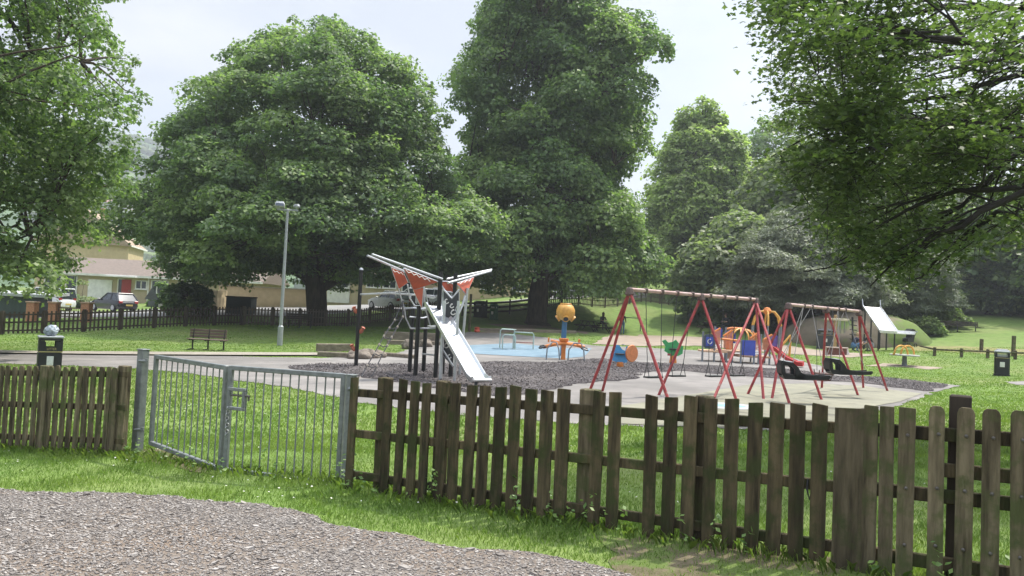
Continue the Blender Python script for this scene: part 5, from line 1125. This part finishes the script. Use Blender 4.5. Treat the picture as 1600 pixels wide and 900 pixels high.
# orange spider climber behind
so2 = gd(1197, 528, 48); sp = thing('spider_climber', 'tall orange spider shaped climber with arched legs behind the toddler unit', 'climbing frame', so2); hz_ = P(1197, 484, 48).z-so2.z
MB().lathe([(.02, .26), (.16, .22), (.26, .05), (.22, -.12), (.1, -.18)], (0, 0, hz_-.1), 12).build('body', ORANGE, sp)
for k in range(6):
    a = k*PI/3+.3; R_ = .95; pts = [V(math.cos(a)*r_, math.sin(a)*r_, hz_+dz) for r_, dz in ((.15, -.1), (.5, -.12), (.8, -.45), (R_, -1.0))]+[V(math.cos(a)*R_, math.sin(a)*R_, 0)]
    MB().tube(pts[:4], .06, 8).build('arched_leg', YELO, sp); MB().tube(pts[3:], .05, 8).build('leg_post', GREYP, sp)

# ---------------------------------------------------------------- yellow ball funnel on blue post
b = gd(879, 553, 34.5); t = thing('ball_funnel', 'yellow funnel head with holes on a tall blue post', 'ball game', b); Hh = P(881, 487, 34.5).z-b.z
MB().tube([(0, 0, 0), (.03, 0, Hh-.35)], .115, 12).build('post', mat('blue_post', (.045, .15, .28), (.035, .12, .23), rough=.5), t)
MB().lathe([(.24, .38), (.26, .36), (.24, .33), (.34, .26), (.42, .08), (.42, -.10), (.34, -.28), (.22, -.36)], (.05, 0, Hh), 18).build('bowl', YELO, t)
for k in range(4):
    a = -PI/2+.0+k*PI/2; d = V(math.cos(a), math.sin(a), -.75).normalized(); R = d.to_track_quat('Z', 'Y').to_matrix()
    ch = MB().lathe([(.10, .18), (.13, .30), (.16, .47), (.12, .47), (.09, .40)], V(.05, 0, Hh-.05), 12, R).build('chute', YELO, t); MB().lathe([(.09, .455), (.115, .465), (.05, .48)], V(.05, 0, Hh-.05), 10, R).build('opening', BLACK, ch)
# orange four seat rocker with hoops
b = gd(880, 562, 31.5); t = thing('spring_rocker', 'orange see-saw rocker with black seats and grey hoop legs', 'rocker', b)
MB().tube([(-.85, .0, .48), (-.4, 0, .62), (0, 0, .68), (.4, 0, .66), (.85, 0, .56)], .07, 8).build('beam', ORANGE, t); MB().tube([(-.5, .5, .75), (0, 0, .68), (.5, -.3, .62)], .05, 8).build('cross_beam', ORANGE, t)
MB().lathe([(.10, .0), (.09, .35), (.10, .7), (.2, .80), (.2, .88)], (0, .1, 0), 12).build('hub', ORANGE, t)
for x, y in ((-.88, 0), (.86, 0)): MB().box((x, y, .50), (.34, .34, .13), Matrix.Rotation(-.25 if x < 0 else .25, 3, 'Y'), .05, .7).build('seat', BLACK, t); MB().tube([(x*.72, y-.2, .7), (x*.72, y-.2, .86), (x*.72, y+.2, .86), (x*.72, y+.2, .7)], .03, 6).build('handle', ORANGE, t)
for x0, x1, y in ((-.72, -.28, -.5), (.15, .72, -.55)): MB().tube([(x0, y, 0), (x0+.02, y, .45), (x0+.22, y+.1, .72), (x1-.05, y+.1, .72), (x1+.05, y, .45), (x1+.1, y, 0)], .03, 6).build('hoop_leg', GREYP, t)
# blue tube rockers
b = gd(968, 571, 28.3); t = thing('animal_rocker', 'blue and white rocker with an orange disc end left of the swing legs', 'rocker', b); t.scale = (.85,)*3
R = Matrix.Rotation(PI/2, 3, 'Y'); MB().prism([(-.42, 0, .45), (-.30, 0, .28), (-.1, 0, .22), (.30, 0, .22), (.36, 0, .5), (.34, 0, .85), (.27, 0, .95), (.22, 0, .72), (.08, 0, .78), (-.05, 0, .95), (-.22, 0, .98), (-.25, 0, .80), (-.40, 0, .65)], (0, .10, 0)).build('side_panel', mat('sky_blue_panel', (.08, .32, .62)), t)
MB().lathe([(.36, -.04), (.38, 0), (.36, .04)], (.52, .1, .62), 20, Matrix.Rotation(-.9, 3, 'Z')@Matrix.Rotation(PI/2, 3, 'Y')).build('orange_disc', mat('orange_disc', (.72, .26, .10)), t); MB().lathe([(.14, 0), (.16, .04), (.13, .24)], (.02, 0, 0), 12).build('spring', ORANGE, t)
MB().box((-.02, 0, .58), (.4, .34, .06), None, .02).build('seat', BLACK, t); MB().box((-.36, -.07, .66), (.10, .03, .14), None, .01).build('white_patch', WHITE, t); MB().tube([(.1, -.2, .98), (.2, 0, .98), (.1, .2, .98)], .02, 6).build('handle', GREYP, t)
b = gd(1050, 565, 32.5); t = thing('animal_rocker', 'green dragon shaped rocker seen between the swing chains', 'rocker', b)
MB().prism([(-.46, 0, .92), (-.32, 0, .98), (-.20, 0, .86), (.0, 0, .90), (.12, 0, 1.0), (.28, 0, .82), (.44, 0, .72), (.42, 0, .42), (.25, 0, .32), (-.1, 0, .30), (-.2, 0, .42), (-.34, 0, .50), (-.30, 0, .70)], (0, .1, 0)).build('side_panel', mat('leaf_green_panel', (.06, .36, .12)), t)
MB().box((.05, 0, .6), (.4, .34, .06), None, .02).build('seat', BLACK, t); MB().lathe([(.14, 0), (.16, .04), (.12, .32)], (.04, 0, 0), 12).build('spring', ORANGE, t); MB().box((-.15, -.07, .36), (.14, .03, .09), None, .01).build('red_patch', REDP, t)
# silver green bars
b = gd(806, 548, 38.5); t = thing('balance_bars', 'pale green tubular balancing bars standing on the blue surface', 'climbing frame', b); PG = mat('pale_green_tube', (.42, .52, .46), rough=.45)
for x0, x1, y, z in ((-.82, -.1, .3, .98), (-.68, -.05, -.4, .72), (-.15, .86, .0, .86)): MB().tube([(x0, y, 0), (x0, y, z-.08), (x0+.08, y, z), (x1-.08, y, z), (x1, y, z-.08), (x1, y, 0)], .035, 6).build('hoop', PG, t)
MB().tube([(-.15, 0, .36), (.86, 0, .36)], .03, 6).build('lower_bar', mat('reddish_tube', (.35, .15, .12)), t); MB().box((-.4, -.05, .98), (.75, .5, .04), None, .015).build('step', PG, t)

# hill slide on the earth mound
b0 = gd(1386, 524, 47); sl_ = thing('hill_slide', 'wide shiny steel slide set on the brown earth mound', 'slide', b0)
z1 = P(1362, 480, 49.5); z0 = P(1389, 519, 47.2); d_ = (z1-z0); n_ = V(1, .1, 0).normalized(); wd = 1.15; vs = []
for c in (z0+V(.75, -.6, -.02), z0, z1): vs += [c+n_*x+V(0, 0, z) for x, z in ((-wd/2, .14), (-wd/2+.03, .0), (wd/2-.03, .0), (wd/2, .14), (wd/2+.04, .10), (wd/2, -.06), (-wd/2, -.06), (-wd/2-.04, .10))]
n = 8; mb = MB().add(vs, [(i*n+j, i*n+(j+1) % n, (i+1)*n+(j+1) % n, (i+1)*n+j) for i in range(2) for j in range(n)]+[tuple(range(n)), tuple(2*n+j for j in range(n))]); mb.build('chute', mat('glare_white_steel', (.88, .88, .88), rough=.35, metal=.25), sl_, world=True)  # near-white base colour stands in for sun glare off the steel
for k in (-1, 1): MB().tube([z1+n_*(wd/2+.03)*k+V(0, 0, .1), z1+n_*(wd/2+.03)*k+V(0, .1, .5)], .03, 6).build('handrail', SILV, sl_, world=True)
for s_k in (.12, .55, .92):
    for k in (-1, 1):
        c_ = z0.lerp(z1, s_k)+n_*(wd/2-.05)*k-V(0, 0, .05); MB().tube([V(c_.x, c_.y, tz(c_.x, c_.y)-.1), c_], .045, 6).build('support', POLEB, sl_, world=True)
MB().tube([V(z1.x-.7, z1.y, tz(z1.x, z1.y)-1.2), z1+n_*(-wd/2)+V(-.1, 0, -.5)], .05, 6).build('support', POLEB, sl_, world=True)
mm = bmesh.new(); bmesh.ops.create_icosphere(mm, subdivisions=5, radius=1)
for v in mm.verts:
    k = 1+.06*mnoise.noise(v.co*2.0)+.01*mnoise.noise(v.co*9); v.co = Vector((v.co.x*5.2*k, v.co.y*4.1*k, v.co.z*2.6*k))
me = bpy.data.meshes.new('earth_mound'); mm.to_mesh(me); mm.free(); mo = linkmesh('earth_mound', me, None, [mat('trodden_mound', (.20, .165, .125), (.14, .12, .085), rough=1, scale=.9, detail=9, bump=.6, bscale=12, spec=.1, col3=(.14, .19, .06), scale3=.35, clip3=(.48, .56))]); g_ = gd(1352, 520, 53.5); mo.location = g_+V(-.3, .6, -.4); tag(mo, kind='structure')
for p_ in me.polygons: p_.use_smooth = True
# trim trail frame: post with hanging bar and buffers
b = gd(1304, 545, 47); t = thing('rope_frame', 'cream crossbeam on a tall timber post with dark hanging ropes', 'climbing frame', b); Ht = P(1303, 492, 47).z-b.z
MB().box((0, 0, Ht/2), (.17, .17, Ht), None, .02).build('post', mat('yellow_timber', (.42, .27, .12)), t); MB().box((.05, -.05, Ht-.28), (1.5, .14, .14), None, .02).build('crossbeam', mat('cream_timber', (.6, .52, .38)), t)
for k in range(5): MB().tube([(-.5+.26*k, -.05, Ht-.3), (-.5+.26*k, -.05, Ht-1.1)], .035, 6).build('rope', mat('grey_rope', (.25, .24, .22)), t)
b = gd(1306, 551, 43); t = thing('low_bench', 'low brown bench with splayed pale ends behind the smaller swing frame', 'bench', b); MB().box((0, 0, .42), (1.25, .4, .06), None, .01).build('seat', mat('pale_seat', (.55, .42, .36)), t); MB().box((.02, -.05, .2), (1.1, .1, .36)).build('front_board', mat('red_brown', (.2, .08, .06)), t)
for s in (-1, 1): MB().bar((s*.62, 0, 0), (s*.5, 0, .42), .3, .05, (0, 1, 0)).build('leg', WHITE, t)
# roundabout seesaw with yellow hoops
b = gd(1413, 571, 38); t = thing('hooped_turntable', 'round turntable on a grey stem with two yellow hoops', 'roundabout', b)
MB().lathe([(.16, 0), (.12, .06), (.10, .50)], n=12).build('stem', GREYP, t); MB().lathe([(.66, .50), (.68, .53), (.66, .57)], n=28).build('disc', mat('disc_grey', (.42, .42, .38)), t)
for x, y, r_ in ((-.28, -.2, .38), (.22, .15, .38)): MB().tube([(x-r_, y, .55)]+arc((x, y, .62), r_, PI, 0, 12, (1, .3, 0), (0, 0, 1))+[(x+r_, y+.1, .55)], .045, 8).build('hoop', YELO, t)
# dark wooden pole with cross steps
b = gd(1333, 535, 49); t = thing('peg_pole', 'dark leaning pole with short cross pegs at the foot of the mound', 'climbing pole', b); MB().tube([(0, 0, 0), (-.1, 0, 2.1)], .06, 8).build('pole', POLEB, t)
for k in range(5): MB().tube([(-.24, 0, .7+.3*k), (.2, 0, .66+.3*k)], .03, 6).build('peg', POLEB, t)
# pushchair
b = gd(1420, 525, 50); t = thing('pushchair', 'black pushchair parked at the foot of the bank', 'pushchair', b, .4)
MB().prism([(-.3, 0, .35), (.2, 0, .35), (.35, 0, .95), (.1, 0, 1.1), (-.02, 0, .65), (-.32, 0, .55)], (0, .42, 0)).build('seat', BLACK, t); MB().prism([(.0, 0, .8), (.35, 0, .8), (.3, 0, 1.15), (.05, 0, 1.2), (-.12, 0, 1.05)], (0, .46, 0)).build('hood', BLACK, t)
MB().tube([(.3, -.2, .9), (.55, -.2, 1.05), (.55, .2, 1.05), (.3, .2, .9)], .02, 6).tube([(.3, 0, .9), (-.3, 0, .15)], .025, 6).tube([(-.3, 0, .6), (.3, 0, .12)], .025, 6).build('frame', GREYP, t)
for x, y in ((-.38, 0), (.33, -.25), (.33, .25)): MB().tube(arc((x, y, .14), .12, 0, 2*PI, 12, (1, 0, 0), (0, 0, 1))[:-1], .025, 6, closed=True).build('wheel', BLACK, t)
# ================================================================== PEOPLE
SKIN = mat('skin', (.50, .31, .23), (.44, .27, .2), rough=.6)
def person(lab, loc, rz, J, cloth, hair, hair_long=False, sc=1.0, cat='person'):
    """J: dict of joints (x right, y forward (away -), z up)"""
    t = thing('person', lab, cat, loc, rz); t.scale = (sc,)*3
    order = [('pelvis', .135, None), ('belly', .125, 'pelvis'), ('chest', .145, 'belly'), ('neck0', .07, 'chest'), ('neck', .052, 'neck0'), ('head', .088, 'neck'), ('crown', .085, 'head')]
    for s in 'lr': order += [('sh'+s, .068, 'chest'), ('el'+s, .046, 'sh'+s), ('wr'+s, .030, 'el'+s), ('ha'+s, .034, 'wr'+s), ('hip'+s, .10, 'pelvis'), ('kn'+s, .065, 'hip'+s), ('an'+s, .042, 'kn'+s), ('to'+s, .035, 'an'+s)]
    names = [o[0] for o in order]; me = bpy.data.meshes.new('body'); me.from_pydata([J[n_] for n_ in names], [(names.index(o[2]), i) for i, o in enumerate(order) if o[2]], [])
    o = bpy.data.objects.new('body', me); COL.objects.link(o); md = o.modifiers.new('skin', 'SKIN'); bm_ = bmesh.new(); bm_.from_mesh(me); bm_.verts.ensure_lookup_table(); ly = bm_.verts.layers.skin.verify()
    for i, o_ in enumerate(order): bm_.verts[i][ly].radius = (o_[1], o_[1]*(.8 if o_[0] in ('chest', 'belly') else 1)); bm_.verts[i][ly].use_root = (i == 0)
    bm_.to_mesh(me); bm_.free(); o.modifiers.new('sub', 'SUBSURF').levels = 2
    dg = bpy.context.evaluated_depsgraph_get(); m2 = bpy.data.meshes.new_from_object(o.evaluated_get(dg)); bpy.data.objects.remove(o)
    m2.name = 'body'; o = linkmesh('body', m2, t, [SKIN]+list(cloth[:3])); jp = {k: Vector(v) for k, v in J.items()}
    seg = [('pelvis', 'belly', 2), ('belly', 'chest', 1), ('chest', 'neck0', 1), ('neck', 'head', 0), ('head', 'crown', 0)]
    for s in 'lr': seg += [('chest', 'sh'+s, 1), ('sh'+s, 'el'+s, 1), ('el'+s, 'wr'+s, 1 if len(cloth) > 3 and cloth[3] else 0), ('wr'+s, 'ha'+s, 0), ('pelvis', 'hip'+s, 2), ('hip'+s, 'kn'+s, 2), ('kn'+s, 'an'+s, 2), ('an'+s, 'to'+s, 3)]
    for p_ in m2.polygons:
        c = p_.center; bd_ = 9e9; bi = 0
        for a, b, k in seg:
            A, B = jp[a], jp[b]; ab = B-A; u_ = max(0, min(1, (c-A).dot(ab)/max(ab.dot(ab), 1e-9))); q_ = (A+ab*u_-c).length
            if q_ < bd_: bd_ = q_; bi = k
        p_.material_index = min(bi, len(m2.materials)-1); p_.use_smooth = True
    h = jp['head']; cr_ = jp['crown']; mb = MB(); c = (h+cr_)/2+Vector((0, .025, .03))
    mb.lathe([(.02, .12), (.075, .09), (.105, .03), (.105, -.03), (.085, -.09 if not hair_long else -.20), (.04, -.10 if not hair_long else -.26)], c, 12); mb.build('hair', hair, t)
    fdir = Vector((0, -1, 0)); fc = (h+cr_)/2; MB().lathe([(.022, -.02), (.012, .02), (.004, .03)], fc+fdir*.095-V(0, 0, .01), 6, Matrix.Rotation(PI/2, 3, 'X')).build('nose', SKIN, t)
    for s in (-1, 1): MB().lathe([(.010, -.004), (.010, .004)], fc+fdir*.088+V(.033*s, 0, .015), 6, Matrix.Rotation(PI/2, 3, 'X')).build('eye', BLACK, t); MB().lathe([(.02, -.01), (.02, .01)], fc+V(.09*s, 0, 0), 6, Matrix.Rotation(PI/2, 3, 'Y')).build('ear', SKIN, t)
    return t
def standing():
    J = dict(pelvis=(0, 0, .92), belly=(0, 0, 1.08), chest=(0, 0, 1.28), neck0=(0, 0, 1.40), neck=(0, 0, 1.47), head=(0, -.01, 1.56), crown=(0, 0, 1.64))
    for s, k in (('l', -1), ('r', 1)):
        J['sh'+s] = (.19*k, 0, 1.36); J['el'+s] = (.24*k, .02, 1.10); J['wr'+s] = (.22*k, -.12, .92); J['ha'+s] = (.20*k, -.18, .86)
        J['hip'+s] = (.09*k, 0, .88); J['kn'+s] = (.10*k, -.02, .49); J['an'+s] = (.10*k, .02, .08); J['to'+s] = (.11*k, -.14, .04)
    return J
def sitting(h=.45, lean=.0):
    J = dict(pelvis=(0, 0, h+.08), belly=(0, -.02-lean*.2, h+.24), chest=(0, -.03-lean*.6, h+.44), neck0=(0, -.05-lean*.9, h+.56), neck=(0, -.06-lean, h+.62), head=(0, -.08-lean*1.2, h+.72), crown=(0, -.08-lean*1.3, h+.80))
    for s, k in (('l', -1), ('r', 1)):
        J['sh'+s] = (.18*k, -.04-lean*.8, h+.52); J['el'+s] = (.22*k, -.16-lean, h+.28); J['wr'+s] = (.12*k, -.36-lean*.6, h+.26); J['ha'+s] = (.07*k, -.42-lean*.6, h+.26)
        J['hip'+s] = (.10*k, -.04, h+.07); J['kn'+s] = (.13*k, -.46, h+.06); J['an'+s] = (.13*k, -.44, .08); J['to'+s] = (.13*k, -.60, .04)
    return J
def crouch():
    J = sitting(.22, .25)
    for s, k in (('l', -1), ('r', 1)): J['kn'+s] = (.15*k, -.38, .52); J['an'+s] = (.13*k, -.18, .08); J['to'+s] = (.13*k, -.36, .04); J['ha'+s] = (.1*k, -.62, .36); J['wr'+s] = (.12*k, -.54, .40)
    return J
BLKC = mat('black_cloth', (.02, .02, .024), rough=.9); JEAN = mat('blue_denim', (.10, .20, .36), (.07, .15, .28), rough=.9, scale=10); SHOE = mat('dark_shoe', (.05, .045, .04)); GREYC = mat('grey_cloth', (.28, .28, .30), rough=.9); NAVY = mat('navy_cloth', (.025, .03, .055), rough=.9)
BLOND = mat('blond_hair', (.42, .30, .17), (.3, .2, .11), rough=.7, scale=20); BRUN = mat('brown_hair', (.07, .045, .03), rough=.7)
person('standing person in a black jacket and blue jeans with long fair hair', gd(972, 523, 58), 2.6, standing(), [BLKC, JEAN, SHOE, True], BLOND, True)
person('seated person in black with long brown hair at the middle picnic table', gd(940, 519, 58.6), PI*.1, sitting(.48, .1), [BLKC, NAVY, SHOE], BRUN, True, 1.0)
person('person in black sitting at the shaded picnic table behind the swing frame', gd(1136, 520, 57.6), -1.0, sitting(.47, .12), [BLKC, BLKC, SHOE], BRUN, False, 1.05)
person('person in a navy top crouching beside the peg pole', gd(1332, 549, 47), 1.9, crouch(), [NAVY, JEAN, SHOE, True], BLOND, False, 1.05)
person('person in a black T-shirt and grey shorts crouching right of the swing leg', gd(1363, 549, 46.5), -1.5, crouch(), [BLKC, GREYC, SHOE], BRUN, False, 1.1)
# ================================================================== HAZE
hz = MB().box((0, 1650, 198), (6000, 4700, 404)).build('haze', bpy.data.materials.new('haze_air')); tag(hz, kind='stuff')
hm = hz.data.materials[0]; hm.use_nodes = True; hm.node_tree.nodes.clear(); ho = N(hm.node_tree, 'ShaderNodeOutputMaterial'); hv = N(hm.node_tree, 'ShaderNodeVolumePrincipled')
hv.inputs['Color'].default_value = (.86, .92, 1, 1); hv.inputs['Density'].default_value = .0007; hv.inputs['Anisotropy'].default_value = .25
hm.node_tree.links.new(hv.outputs[0], ho.inputs['Volume'])
